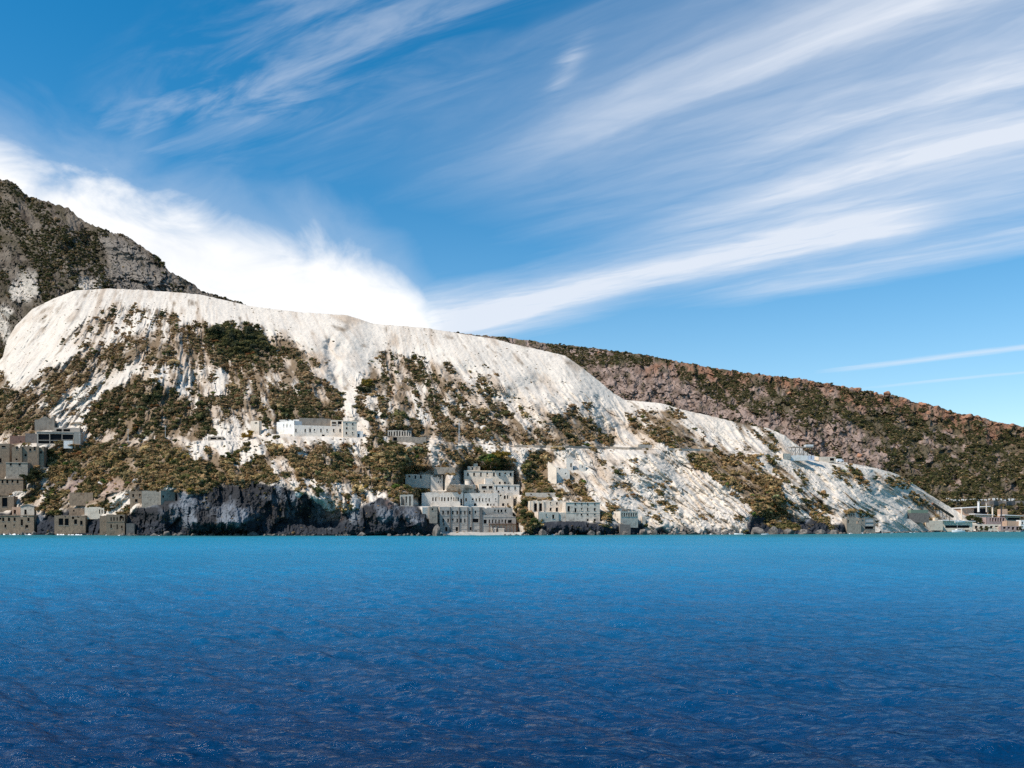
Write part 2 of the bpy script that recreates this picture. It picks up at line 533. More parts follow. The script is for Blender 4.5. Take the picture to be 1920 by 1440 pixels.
# right-hand group on the sea rocks
spec(ZB, 'colonnade_house', 'pale house with tall colonnade porch on the rocks right of the beach', 232, 690, 748, 892, 12, 9, 'cream',
     [(300, 830, 52, 110), (367, 830, 44, 110), (498, 780, 22, 30), (578, 780, 22, 30), (660, 782, 22, 26), (498, 856, 26, 44), (578, 862, 30, 56), (660, 862, 26, 50)], ruin=0.3)
spec(ZB, 'stained_block', 'blue-grey stained block with rows of square windows on the sea rocks', 694, 1130, 762, 1012, 10, 10, 'plaster_stain',
     [(818, 868, 24, 60), (730, 850, 30, 70)] + row((815, 895, 975, 1065), 788, 20, 24) + row((895, 975, 1065), 858, 22, 36) + row((895, 975, 1065), 924, 22, 24) +
     row((975, 1065), 994, 26, 30), bands=(905,), cornice=True)
spec(ZB, 'terrace_house', 'cream terrace house with one dark opening below the colonnade', 342, 600, 892, 1010, 20, 6, 'cream', [(440, 930, 16, 30), (532, 950, 34, 56)], dY=-3)
spec(ZB, 'terrace_wall', 'grey terrace wall between colonnade house and stained block', 602, 830, 896, 975, 8, 4, 'plaster_stain', [], dY=-2, ruin=0.3, cat='wall')
spec(ZB, 'garden_wall', 'long low pale wall in scrub above the colonnade house', 182, 562, 642, 704, 8, 3, 'stone_pale', [(246, 664, 20, 20)], ruin=0.5, roof=False, cat='wall')
spec(ZB, 'wedge_ruin', 'bright wedge-shaped standing wall high on the white slope', 462, 572, 240, 476, -38, .9, 'cream', [], roof=False, wedge=True)
spec(ZB, 'slope_ruin', 'crumbling grey ruin beside the wedge-shaped wall on the white slope', 574, 742, 322, 470, 6, 4, 'plaster', [(612, 330, 20, 26), (690, 400, 18, 24)], ruin=2.2, roof=False)
spec(ZB, 'slope_ruin_pier', 'upright broken masonry pier behind the crumbling slope ruin', 700, 782, 190, 345, 6, 3, 'plaster', [(760, 290, 22, 50)], ruin=2.6, roof=False)
spec(ZB, 'slope_ruin_fragment', 'isolated pale wall fragment right of the crumbling slope ruin', 862, 948, 278, 360, 10, 2, 'plaster', [(905, 310, 10, 30)], ruin=1.6, roof=False)
spec(ZB, 'porch_house', 'small cream house with pillared front at the foot of the white slope', 1395, 1620, 882, 1034, 20, 7, 'stone_pale', row((1416, 1446, 1476, 1506, 1536, 1566, 1596), 926, 20, 42), ruin=0.4)
spec(ZB, 'porch_house_wing', 'sunlit cream wing at the left of the small pillared house', 1286, 1395, 884, 1012, -36, 5, 'cream', [(1326, 930, 12, 40), (1358, 985, 16, 20)], dY=4)
spec(ZB, 'sea_wall', 'dark rough sea wall below the pillared house', 1392, 1524, 1046, 1182, 8, 4, 'stone_dark', [], roof=False, ruin=1.0, dY=-2, cat='wall')
spec(ZB, 'stone_kiosk', 'tiny grey stone kiosk right of the pillared house', 1678, 1718, 950, 1034, 14, 3, 'plaster_stain', [])
spec(ZB, 'road_hut', 'flat concrete hut at the edge of the hillside road', 1630, 1800, 22, 78, 25, 5, 'stone_pale', [])
# building high on the slope
spec(ZC, 'factory_lower', 'long pale ground floor with eight small windows of the hillside factory', 292, 806, 152, 276, 15, 8, 'plaster',
     row((310, 408, 460, 505, 575, 640, 710, 778), 208, 15, 34) + [(600, 262, 30, 20)], stain=True)
spec(ZC, 'factory_hall', 'grey windowless concrete hall on top of the hillside factory', 346, 682, 76, 190, 15, 9, 'concrete', [], dY=3)
spec(ZC, 'open_loading_hall', 'open cream concrete frame beside the windowless hall', 684, 804, 98, 206, 15, 7, 'cream', [(713, 128, 44, 20), (713, 172, 44, 34), (774, 136, 44, 48), (774, 190, 40, 16)], dY=2)
spec(ZC, 'factory_end', 'cream three-storey end block with six square windows on the factory', 806, 955, 106, 286, 15, 8, 'cream',
     [(848, 138, 16, 18), (911, 140, 16, 18), (848, 186, 16, 18), (912, 187, 18, 18), (845, 236, 14, 26), (910, 238, 14, 26)], cornice=True)
spec(ZC, 'factory_annex', 'sunlit white annex at the left end of the hillside factory', 106, 292, 122, 250, -34, 6, 'white', [(180, 158, 14, 26), (215, 158, 14, 26), (250, 158, 14, 26)], dY=7.5)
spec(ZC, 'factory_loft', 'white upper block above the sunlit factory annex', 126, 345, 97, 150, -8, 4, 'white', [], dY=9)
spec(ZC, 'white_hut', 'small white hut right of the factory end block', 957, 1020, 216, 284, 10, 4, 'white', [(974, 262, 18, 30)])
spec(ZC, 'column_ruin', 'roofless ruin of eight pale columns in scrub right of the factory', 1282, 1532, 205, 275, 8, 4, 'stone_pale',
     row((1300, 1322, 1352, 1382, 1408, 1438, 1464, 1490, 1514), 243, 12, 50), ruin=0.5, roof=False)
spec(ZC, 'arched_retaining_wall', 'curved stone base wall with dark arch below the columns', 1332, 1690, 274, 334, 6, 3, 'stone', [(1358, 300, 42, 36)], ruin=0.5, roof=False, cat='wall')
spec(ZI, 'water_tower', 'narrow square concrete tower beside the ochre tree', 540, 636, 296, 442, -12, 3.0, 'cream', [(600, 316, 26, 14)])
spec(ZI, 'low_shed', 'low grey shed with flat roof on the left terrace', 60, 228, 470, 512, 5, 4, 'stone', [(120, 492, 60, 18), (190, 492, 40, 18)])
# cluster at the left edge
spec(ZD, 'frame_building', 'grey concrete frame building with three large dark bays on left terrace', 412, 830, 232, 374, 8, 8, 'concrete_warm',
     [(492, 296, 114, 66), (628, 296, 124, 66), (766, 296, 120, 66), (492, 354, 114, 30), (628, 354, 124, 30)], cornice=True)
spec(ZD, 'frame_building_end', 'plain concrete end bay right of the three large dark bays', 832, 905, 236, 374, 14, 7, 'concrete_warm', [])
spec(ZD, 'frame_upper', 'set-back upper storey with two dark openings above the frame building', 612, 900, 190, 244, 8, 6, 'concrete_warm', [(664, 220, 62, 28), (750, 220, 66, 26)], dY=4)
spec(ZD, 'white_board', 'small white panel leaning in the right bay of the frame building', 716, 816, 338, 376, 8, 0.4, 'white', [], dY=-1.2, cat='panel', roof=False)
spec(ZD, 'ore_hopper', 'weathered concrete hopper behind the frame building', 390, 612, 100, 226, 14, 6, 'concrete', [], dY=6, hopper=True)
spec(ZD, 'brick_shed', 'reddish brick shed left of the frame building', 110, 282, 282, 366, 8, 5, 'brick', [(234, 346, 14, 16)])
spec(ZD, 'brick_wall_house', 'dark brown stone block between brick shed and frame building', 284, 408, 255, 366, 8, 5, 'stone_dark', [], ruin=0.3)
spec(ZD, 'grey_block', 'tall plain grey block with three tiny windows under the left terrace', 134, 494, 396, 640, 13, 9, 'stone_brown',
     [(191, 420, 22, 34), (390, 424, 24, 40), (287, 502, 22, 32), (186, 548, 24, 22), (340, 440, 20, 30), (460, 470, 20, 34)], ribs=(240, 430), ruin=1.2)
spec(ZD, 'edge_block', 'tall grey block cut by the left edge of the view', -160, 108, 366, 740, 13, 9, 'stone_brown', [(40, 405, 40, 20), (6, 560, 20, 50)], ruin=0.5)
spec(ZD, 'two_window_house', 'small pale house with two dark windows below the plain grey block', 66, 312, 578, 745, 10, 7, 'stone', [(121, 605, 22, 30), (220, 605, 22, 30)], cornice=True, dY=-2)
spec(ZD, 'four_window_house', 'grey house with four windows amid dark bushes at the left edge', -150, 260, 762, 905, 10, 7, 'stone_brown',
     row((-90, -30, 28, 82, 140, 198), 798, 22, 42), cornice=True)
spec(ZD, 'dark_door_house', 'ruined house with one tall dark doorway at the left edge', -120, 156, 962, 1120, 10, 6, 'stone_brown', [(52, 1030, 64, 110), (-50, 1010, 26, 40)], ruin=0.7)
spec(ZD, 'orange_house', 'small orange plastered house with one window at the left shore', 136, 230, 1082, 1176, 8, 5, 'orange', [(166, 1138, 26, 42)], ruin=0.3)
spec(ZD, 'white_cottage', 'white cottage with gabled roof and dark door at the left shore', 232, 384, 1080, 1176, 8, 5, 'stone_pale', [(286, 1140, 26, 60)], gable=True)
spec(ZD, 'shore_house', 'dark weathered long house standing in the surf at the left edge', -180, 382, 1172, 1376, 6, 7, 'stone_brown',
     row((-120, -60, 36, 100, 164), 1222, 24, 44) + [(245, 1258, 28, 68), (160, 1290, 18, 20), (320, 1225, 24, 44), (60, 1300, 22, 40), (300, 1310, 30, 50)], ruin=2.4, cornice=True)
spec(ZD, 'blue_ruin', 'brown-grey roofless ruin with two large window holes at the waterline', 612, 962, 1178, 1376, 8, 7, 'stone_brown', [(685, 1250, 46, 80), (750, 1252, 44, 84), (850, 1250, 30, 60), (915, 1262, 26, 50)], ruin=3.0)
spec(ZE, 'stone_mill', 'rough stone mill with four slit windows standing in the sea', 716, 922, 746, 975, 12, 8, 'stone_brown',
     row((802, 838, 872, 906), 798, 13, 44) + [(838, 885, 13, 52), (770, 800, 14, 40), (770, 880, 16, 40), (890, 890, 16, 36)], ruin=2.2, bands=(828,))
spec(ZE, 'stone_mill_lean', 'lower stone wall joined to the left of the slit-window mill', 642, 716, 752, 960, 10, 5, 'stone_brown', [], ruin=1.0, roof=False)
spec(ZE, 'boat_store', 'low dark boat store right of the slit-window mill', 940, 1032, 846, 975, 12, 5, 'stone_dark', [], ruin=0.3)
spec(ZE, 'cliff_cottage', 'grey stone cottage with two windows and a door on the cliff top', 982, 1112, 486, 622, 6, 6, 'stone_brown', [(1018, 535, 20, 34), (1093, 535, 20, 34), (1052, 592, 26, 34)])
spec(ZE, 'cliff_barn', 'windowless stone barn beside the cliff-top cottage', 1114, 1328, 480, 640, 4, 6, 'stone', [], ruin=0.9)
spec(ZE, 'cliff_barn_end', 'shaded grey end wall of the cliff-top barn', 1330, 1492, 478, 600, 32, 5, 'stone', [(1356, 546, 20, 26)], ruin=0.4)
spec(ZE, 'rubble_wall', 'long rough retaining wall on the slope above the left shore', 300, 566, 500, 596, 4, 1.5, 'stone_brown', [], ruin=1.6, roof=False, cat='wall')
spec(ZE, 'roofless_house', 'grey roofless house walls behind the two-holed waterline ruin', 296, 470, 672, 752, 8, 5, 'stone_brown', [(350, 706, 16, 20)], ruin=0.8, roof=False)
spec(ZE, 'pink_wall_house', 'pinkish ruined wall with pillars above the slit-window mill', 472, 692, 664, 748, 6, 4, 'cream', [(640, 715, 16, 50), (668, 715, 12, 50)], ruin=0.8, roof=False)
# right-hand slope and harbour
spec(ZG, 'road_kiosk', 'small tan kiosk on the quarry road at right', 432, 516, 440, 500, 24, 4, 'cream', [], foot=-.4)
spec(ZG, 'white_container', 'white and blue site container beside the tan kiosk', 520, 715, 462, 516, 6, 3, 'white', [], foot=-.4)
spec(ZG, 'blue_container', 'short pale blue container on the quarry road', 722, 792, 466, 522, 6, 3, 'paleblue', [], foot=-.4)
spec(ZG, 'road_house', 'low cream house with dark porch right of the containers', 850, 1048, 478, 534, 10, 5, 'cream', [(1005, 508, 60, 34)], foot=-.4)
spec(ZG, 'quay_ruin', 'rough stone ruin at the waterline under the quarry', 1180, 1344, 1200, 1376, 10, 6, 'stone', [(1175 + 20, 1240, 16, 40), (1300, 1250, 40, 30)], ruin=1.0, roof=False)
spec(ZG, 'quay_tower', 'grey concrete loading house with two banks of louvres at the waterline', 1346, 1510, 1196, 1376, 8, 7, 'concrete', [(1442, 1226, 98, 40), (1442, 1270, 98, 40), (1440, 1312, 100, 30)], louvre=True)
spec(ZG, 'quay_hut', 'tiny grey hut on the slope behind the loading house', 1184, 1280, 1136, 1188, 12, 4, 'stone', row((1205, 1230, 1258), 1160, 14, 28))
spec(ZH, 'tin_shed', 'dark green-roofed shed on the white slope near the harbour', 326, 606, 532, 614, 5, 6, 'stone_dark', [], greenroof=True)
spec(ZH, 'harbour_house', 'low pinkish house with square chimney block at the harbour', 568, 798, 636, 724, 10, 6, 'cream', [], chimneybox=(692, 735))
spec(ZH, 'canopy_shed', 'long white canopy with dark open space below at the harbour', 802, 1206, 640, 742, 4, 8, 'cream', [(1000, 720, 340, 40)], Y=652, canopy=True)
spec(ZH, 'big_hall', 'peach hall with sloping pale roof and dark open side', 1062, 1424, 462, 556, 6, 12, 'orange', [(1320, 506, 190, 80)], Y=716, layer=3, canopy=True)
spec(ZH, 'roofed_store', 'low store with curved grey roof in front of the peach hall', 1250, 1470, 552, 604, 5, 6, 'cream', [], Y=700, layer=3, canopy=True)
spec(ZH, 'window_row_house', 'pink house with a row of six tall dark windows', 1400, 1660, 590, 712, 6, 9, 'pink', row((1455, 1492, 1530, 1565, 1600, 1637), 624, 22, 48), Y=684, layer=3)
spec(ZH, 'peach_cube', 'small peach cube house behind the row of six windows', 1618, 1692, 476, 560, 6, 6, 'orange', [], Y=716, layer=3)
spec(ZH, 'white_roof_shed', 'shed with broad white roof at the right edge of harbour', 1660, 1872, 566, 650, 4, 7, 'orange', [(1780, 612, 180, 30)], Y=702, layer=3, canopy=True)
spec(ZH, 'low_pink_house', 'low peach house under the broad white roof', 1690, 1884, 644, 720, 6, 6, 'orange', [], Y=676, layer=3)
spec(ZH, 'white_corner_house', 'white house with one dark window at the right edge', 1884, 2010, 630, 706, 6, 6, 'white', [(1900, 668, 26, 40), (1960, 668, 26, 40)], Y=674, layer=3)
spec(ZH, 'quay_store', 'long low cream quay building with dark bays behind the shore bushes', 1208, 1600, 688, 760, 4, 6, 'cream', row((1260, 1330, 1400, 1470, 1540), 726, 40, 36), Y=664, layer=3)
spec(ZH, 'quay_arches', 'pinkish brown quay arcade under the six-window house', 1604, 1880, 712, 770, 4, 5, 'pink', row((1650, 1710, 1770, 1830), 744, 36, 40), Y=662, layer=3)
spec(ZH, 'breakwater_wall', 'pale low breakwater wall at the right shore', 1572, 1866, 778, 800, 3, 2, 'stone_pale', [], Y=652, layer=3, roof=False, cat='wall')

NOISE_MASK = np.ones((MH, MW), np.float32)
for b in SP:
    u0, u1 = (b['px0'] - 960) / F, (b['px1'] - 960) / F
    g = (PX1, PY1, Y1) if b['layer'] == 1 else (PX3, PY3, Y3)
    if b['Y'] is None:
        xs = np.linspace(b['px0'], b['px1'], 7)
        b['Y'] = float(np.min(grid_at(*g, xs, np.full(7, b['py1'] - 1)))) - 0.6
    b['Y'] += b['dY']
    if b['layer'] == 1:
        m_ = inpoly([(b['px0'] - 7, b['py0'] + 1), (b['px1'] + 7, b['py0'] + 1), (b['px1'] + 7, b['py1'] + 6), (b['px0'] - 7, b['py1'] + 6)])
        NOISE_MASK[m_] = 0.0
NOISE_MASK = blur(NOISE_MASK, 3)
# level the ground behind each front wall so that the slope does not grow through it
for b in SP:
    if b['layer'] != 1:
        continue
    a = R(b['rot'])
    u0, u1 = (b['px0'] - 960) / F, (b['px1'] - 960) / F
    U = (PX1 - 960) / F
    X0 = u0 * b['Y']
    Wd = (U * b['Y'] - X0) / (math.cos(a) - U * math.sin(a))
    Yf = b['Y'] + Wd * math.sin(a)
    # cut slope: a level pad inside the walls, banks that run out beside and above them
    if b['name'] in ('white_board', 'lift_box', 'roof_ruin_stub'):
        continue
    pc = np.clip(PX1, b['px0'], b['px1'])
    Uc = (pc - 960) / F
    Yc = b['Y'] + (Uc * b['Y'] - X0) / (math.cos(a) - Uc * math.sin(a)) * math.sin(a)
    dxp = np.maximum(np.abs(PX1 - pc) - 1.5, 0)
    dyp = np.maximum(b['py0'] + 1 - PY1, 0)
    bound = Yc + b['D'] * 0.98 - 1.3 * dxp - 0.9 * np.maximum(dyp - 8, 0)
    m_ = (dxp < 45) & (dyp < 45) & (PY1 < b['py1'] - 0.5)
    Y1[m_] = np.maximum(Y1[m_], bound[m_])

# ------------------------------------------------------------------ ground cover maps
DEN = np.full((MH, MW), 0.04, np.float32)     # scrub density on the pumice hill
GRN = np.full((MH, MW), 0.35, np.float32)     # 0 = dry brown, 1 = green


def veg(pts, d, g=0.4, soft=3):
    paint(DEN, pts, d, soft)
    paint(GRN, pts, g, soft + 2)


veg([(-320, 690), (0, 690), (18, 720), (25, 742), (70, 742), (95, 790), (60, 815), (-320, 835)], .85, .35)
veg([(110, 655), (150, 600), (200, 580), (260, 574), (335, 580), (345, 606), (260, 612), (190, 622), (150, 640)], .40, .35)
veg([(60, 770), (30, 730), (70, 700), (120, 680), (160, 652), (260, 622), (360, 610), (375, 640), (385, 690), (300, 690), (230, 692), (180, 708), (140, 745)], .66, .12)
veg([(120, 745), (150, 725), (215, 695), (300, 688), (290, 700), (230, 715), (200, 745), (160, 775), (110, 790)], .12, .3, 1)
veg([(355, 616), (400, 608), (480, 614), (540, 640), (600, 668), (618, 690), (617, 730), (580, 742), (540, 735), (470, 722), (430, 712), (382, 690), (362, 640)], .74, .55)
veg([(385, 612), (430, 608), (490, 620), (520, 650), (500, 680), (430, 672), (400, 650)], .98, .95)
veg([(430, 700), (617, 700), (640, 760), (648, 792), (560, 782), (500, 792), (440, 780), (400, 730)], .60, .3)
veg([(300, 690), (380, 690), (430, 712), (440, 780), (420, 800), (390, 770), (330, 720)], .42, .25)
veg([(155, 770), (190, 742), (250, 706), (300, 714), (340, 745), (390, 770), (418, 806), (330, 822), (250, 822), (170, 815), (145, 792)], .97, .6)
veg([(500, 800), (520, 770), (560, 745), (620, 755), (650, 775), (656, 802), (560, 785)], .97, .5)
veg([(655, 760), (662, 720), (690, 682), (720, 662), (780, 665), (830, 680), (870, 715), (900, 760), (932, 800), (880, 802), (800, 796), (740, 797), (700, 802), (672, 782)], .50, .45)
veg([(720, 662), (790, 665), (850, 690), (880, 740), (840, 745), (790, 700), (740, 690)], .62, .55)
veg([(880, 690), (910, 690), (960, 740), (1010, 770), (1010, 800), (950, 800), (900, 760)], .28, .4)
veg([(700, 800), (860, 800), (930, 790), (1000, 795), (1060, 770), (1112, 768), (1140, 800), (1150, 840), (1060, 842), (960, 838), (860, 830), (800, 825), (700, 820)], .66, .3)
veg([(1185, 765), (1230, 770), (1270, 770), (1300, 800), (1328, 838), (1250, 842), (1210, 838), (1196, 800)], .66, .3)
veg([(1340, 782), (1370, 790), (1440, 806), (1480, 850), (1440, 848), (1400, 815)], .5, .3)
veg([(95, 835), (160, 825), (240, 830), (340, 830), (420, 850), (470, 850), (500, 822), (560, 832), (640, 830), (720, 830), (800, 832), (860, 842), (900, 852), (940, 862),
     (965, 872), (990, 850), (1040, 846), (1048, 880), (1030, 930), (1050, 942), (985, 940), (975, 885), (870, 884), (800, 884), (765, 892), (790, 920), (812, 925),
     (790, 948), (700, 925), (640, 908), (560, 892), (484, 902), (440, 922), (350, 925), (240, 920), (130, 925), (90, 905), (100, 870)], .90, .26)
veg([(428, 878), (500, 818), (540, 820), (605, 862), (560, 848), (520, 834), (470, 872)], .10, .3, 1)
veg([(345, 868), (352, 835), (372, 828), (390, 862)], .12, .3, 1)
veg([(403, 862), (405, 830), (440, 825), (448, 850), (425, 868)], .15, .5, 1)
veg([(605, 962), (600, 930), (630, 908), (660, 912), (695, 940), (690, 958)], .28, .2, 1)
veg([(545, 930), (565, 908), (610, 905), (606, 922), (560, 940)], .30, .3, 1)
veg([(508, 862), (530, 858), (556, 880), (520, 884)], .2, .3, 1)
veg([(640, 835), (690, 830), (700, 862), (660, 862)], .35, .3, 1)
veg([(800, 840), (830, 838), (850, 875), (812, 872)], .12, .3, 1)
veg([(960, 880), (972, 855), (1000, 838), (1010, 842), (985, 862), (975, 885)], .05, .3, 1)
veg([(890, 850), (930, 845), (952, 880), (915, 884)], .9, .98, 1)
veg([(1045, 850), (1090, 846), (1110, 880), (1120, 930), (1090, 905), (1050, 880)], .18, .3, 2)
veg([(1060, 886), (1110, 915), (1132, 936), (1125, 946), (1060, 942), (1040, 930)], .62, .25)
veg([(968, 930), (992, 940), (1000, 985), (976, 1004), (968, 960)], .95, .5)
veg([(1000, 962), (1020, 968), (1022, 990), (992, 992)], .8, .7, 1)
veg([(1125, 942), (1150, 958), (1150, 975), (1128, 978)], .6, .3)
# diagonal bands on the right-hand slope
veg([(1080, 850), (1230, 848), (1300, 900), (1420, 985), (1200, 990), (1130, 930)], .12, .3)
veg([(1290, 848), (1330, 842), (1400, 848), (1440, 888), (1480, 950), (1505, 990), (1440, 985), (1415, 965), (1385, 925), (1352, 910), (1325, 888)], .84, .22)
veg([(1400, 850), (1440, 855), (1500, 910), (1580, 990), (1505, 990), (1480, 950), (1440, 888)], .34, .3)
veg([(1440, 862), (1472, 862), (1532, 908), (1595, 968), (1562, 968), (1505, 918)], .62, .5)
veg([(1560, 870), (1600, 880), (1642, 905), (1622, 922), (1590, 900)], .62, .6)
veg([(1640, 880), (1690, 892), (1705, 908), (1670, 905)], .45, .5)
veg([(1575, 955), (1640, 962), (1650, 985), (1580, 985)], .5, .4)
veg([(1690, 925), (1725, 930), (1770, 965), (1740, 985), (1715, 960)], .66, .3)
veg([(36, 868), (84, 880), (80, 932), (55, 952), (40, 912)], .98, .45)
veg([(80, 905), (130, 912), (240, 930), (240, 966), (170, 962), (100, 966), (80, 950)], .50, .3)
veg([(228, 955), (250, 955), (245, 985), (232, 985)], .75, .4)
veg([(0, 812), (70, 800), (70, 832), (0, 840)], .7, .3)
veg(CLIFF, .06, .4, 1)
# white gullies and fans that stay bare
for pts, w_ in (([(620, 650), (640, 720), (652, 790)], 14), ([(560, 600), (630, 640), (700, 615)], 16), ([(1130, 755), (1165, 800), (1175, 838)], 15),
                ([(1235, 850), (1290, 905), (1330, 935), (1370, 985)], 13), ([(1268, 925), (1290, 960), (1320, 990)], 11),
                ([(1545, 905), (1570, 935), (1585, 950)], 15), ([(150, 775), (190, 735), (250, 695)], 7), ([(395, 690), (410, 730), (420, 760)], 6),
                ([(600, 690), (640, 745), (655, 785)], 9), ([(1090, 850), (1110, 900), (1125, 925)], 18)):
    stroke(DEN, pts, w_, 0.02, 2)
# ground kinds on the hill: dark sea-cliff rock with shade in its colour, pink rock
ROCK = np.zeros((MH, MW), np.float32)
paint(ROCK, CLIFF, 1.0, 2)
paint(ROCK, [(975, 1012), (986, 978), (1040, 972), (1130, 978), (1205, 980), (1215, 1012)], 1.1, 2)
paint(ROCK, [(1205, 1012), (1210, 992), (1395, 992), (1400, 1012)], .5, 2)
paint(ROCK, [(1395, 1012), (1400, 982), (1420, 964), (1470, 966), (1590, 980), (1600, 1012)], .95, 2)
paint(ROCK, [(-320, 1012), (-320, 960), (100, 962), (240, 975), (240, 1012)], .9, 2)
paint(ROCK, [(100, 890), (150, 880), (180, 905), (160, 935), (100, 930)], .45, 3)
paint(ROCK, [(600, 962), (640, 948), (640, 985), (600, 990)], .75, 2)
paint(ROCK, [(605, 958), (600, 930), (635, 905), (690, 935), (690, 956), (640, 950)], .05, 1)
PINK = np.zeros((MH, MW), np.float32)
paint(PINK, [(600, 962), (640, 950), (640, 975), (600, 980)], 1, 2)
paint(PINK, [(120, 905), (180, 885), (250, 905), (180, 935), (110, 940)], .8, 3)
paint(PINK, [(730, 950), (740, 930), (745, 955)], .6, 1)

SHEAR = [(-320, -0.9), (0, -0.9), (150, -0.8), (300, -0.35), (420, 0.15), (520, 0.5), (620, 0.45), (720, 0.15), (760, 0.3), (820, 0.6), (950, 0.7), (1100, 0.75),
         (1250, 1.0), (1500, 1.1), (1700, 1.15), (1900, 1.1)]


def flow(px, py):
    m_ = lin(px, SHEAR)
    return px - (py - 800) * m_


def mesh_grid(name, P, cols, mat, rough=None):
    """P rows x cols x 3 -> quad mesh with a ground colour attribute"""
    r, c, _ = P.shape
    me = bpy.data.meshes.new(name)
    v = P.reshape(-1, 3).astype(np.float32)
    idx = np.arange(r * c).reshape(r, c)
    q_ = np.stack([idx[:-1, :-1], idx[:-1, 1:], idx[1:, 1:], idx[1:, :-1]], -1).reshape(-1, 4)
    me.vertices.add(len(v))
    me.vertices.foreach_set('co', v.ravel())
    me.loops.add(q_.size)
    me.loops.foreach_set('vertex_index', q_.ravel().astype(np.int32))
    me.polygons.add(len(q_))
    me.polygons.foreach_set('loop_start', np.arange(0, q_.size, 4, dtype=np.int32))
    sm = np.ones(len(q_), bool)
    if rough is not None:
        rv = np.zeros((r, c), bool)
        rv[:rough.shape[0]] = rough
        sm = ~rv[:-1, :-1].reshape(-1)
    me.polygons.foreach_set('use_smooth', sm)
    me.update(calc_edges=True)
    if cols is not None:
        at = me.color_attributes.new('ground', 'FLOAT_COLOR', 'POINT')
        cc = np.ones((len(v), 4), np.float32)
        cc[:, :cols.shape[-1]] = cols.reshape(-1, cols.shape[-1])
        at.data.foreach_set('color', cc.ravel())
    me.materials.append(mat)
    o = bpy.data.objects.new(name, me)
    COL.objects.link(o)
    return o


def mat_new(name):
    m_ = bpy.data.materials.new(name)
    m_.use_nodes = True
    m_.node_tree.nodes.clear()
    T = NT(m_.node_tree)
    bs = T.new('ShaderNodeBsdfPrincipled')
    out = T.new('ShaderNodeOutputMaterial')
    T.l.new(bs.outputs[0], out.inputs[0])
    bs.inputs['Specular IOR Level'].default_value = 0.15
    bs.inputs['Roughness'].default_value = 0.9
    return m_, T, bs


def bump(T, bs, h, strength, dist=0.3):
    b_ = T.new('ShaderNodeBump')
    b_.inputs['Strength'].default_value = strength
    b_.inputs['Distance'].default_value = dist
    T.put(b_.inputs['Height'], h)
    T.l.new(b_.outputs[0], bs.inputs['Normal'])


def terrain_mat(name, bstr):
    m_, T, bs = mat_new(name)
    at = T.new('ShaderNodeVertexColor', layer_name='ground')
    geo = T.new('ShaderNodeNewGeometry')
    pos = geo.outputs['Position']
    n1 = T.noise(pos, 0.25, 6, 0.6)
    n2 = T.noise(pos, 1.4, 4, 0.6)
    n3 = T.noise(pos, 0.05, 4, 0.6)
    v_ = T.m('ADD', T.m('MULTIPLY', n1, 0.34), T.m('MULTIPLY', n2, 0.22))
    v_ = T.m('ADD', v_, T.m('MULTIPLY', n3, 0.2))
    v_ = T.m('ADD', v_, 0.62)
    col = T.mix(1.0, at.outputs[0], T.comb(v_, v_, v_), 'MULTIPLY')
    T.l.new(col, bs.inputs['Base Color'])
    bs.inputs['Specular IOR Level'].default_value = 0.05
    bs.inputs['Roughness'].default_value = 1.0
    h = T.m('ADD', T.m('MULTIPLY', n1, 1.5), T.m('MULTIPLY', n2, 0.5))
    bump(T, bs, h, bstr, 1.0)
    return m_


def lerp(a, b, t):
    return a + (b - a) * t


C = lambda *a: np.array(a, np.float32)
# ---- hill 1: the pumice massif
fl = flow(PX1, PY1)
wx = PX1 + 14 * fbm(PX1 / 40, PY1 / 40, 4, 1)
wy = PY1 + 9 * fbm(PX1 / 40, PY1 / 40, 4, 5)
nm = smp(NOISE_MASK, PX1, PY1)
cliff = smp(ROCK, wx, wy)
den1 = smp(DEN, wx, wy)
gul = ridged(fl / 46, PY1 / 190, 3, 2)
gul2 = ridged(fl / 15 + 0.6 * fbm(PX1 / 50, PY1 / 50, 2, 4), PY1 / 60, 2, 7)
gul3 = ridged(fl / 7 + 1.2 * fbm(PX1 / 30, PY1 / 30, 2, 3), PY1 / 45, 2, 9)
big = fbm(PX1 / 150, PY1 / 110, 3, 3)
lob = fbm(PX1 / 26, PY1 / 34, 4, 8)
rough = fbm(PX1 / 7, PY1 / 8, 3, 9)
ridge_d = np.clip((PY1 - lin(px1, RIDGE1)[None]) / 60, 0, 1)
shore_d = np.clip((1004 - PY1) / 25, 0, 1)
smooth_white = np.clip(1 - den1 * 3, 0, 1) * np.clip((760 - PY1) / 60, 0, 1)
amp = (0.25 + 0.75 * ridge_d)
veg_amp = np.clip(den1 * 1.5, 0, 1)
D1 = amp * nm * (14 * big * shore_d * ridge_d - 4.2 * gul * (1 - 0.6 * smooth_white) * (1 - cliff) - 2.6 * gul2 * (1 + .5 * np.clip((PX1 - 1050) / 120, 0, 1)) * (1 - 0.75 * smooth_white) * (1 - cliff)
                 + 3.4 * np.abs(lob) * (0.4 + 0.6 * veg_amp) * (1 - .7 * np.clip((PX1 - 1050) / 120, 0, 1)) * (1 - smooth_white) * (1 - cliff) + 1.3 * rough * (1 - 0.7 * smooth_white) - 1.5 * gul3 * (1 - .65 * smooth_white) * (1 - cliff))
D1 -= nm * smooth_white * .55 * ridged(fl / 4.2 + .8 * fbm(PX1 / 25, PY1 / 25, 2, 8), PY1 / 36, 2, 11)
D1 += nm * (1 - cliff) * (1 - smooth_white) * ridge_d * (1.9 * facets(fl / 17, PY1 / 24, 4) + .8 * facets(fl / 6, PY1 / 9, 7) * (1 - .6 * np.clip((PX1 - 1050) / 120, 0, 1)))
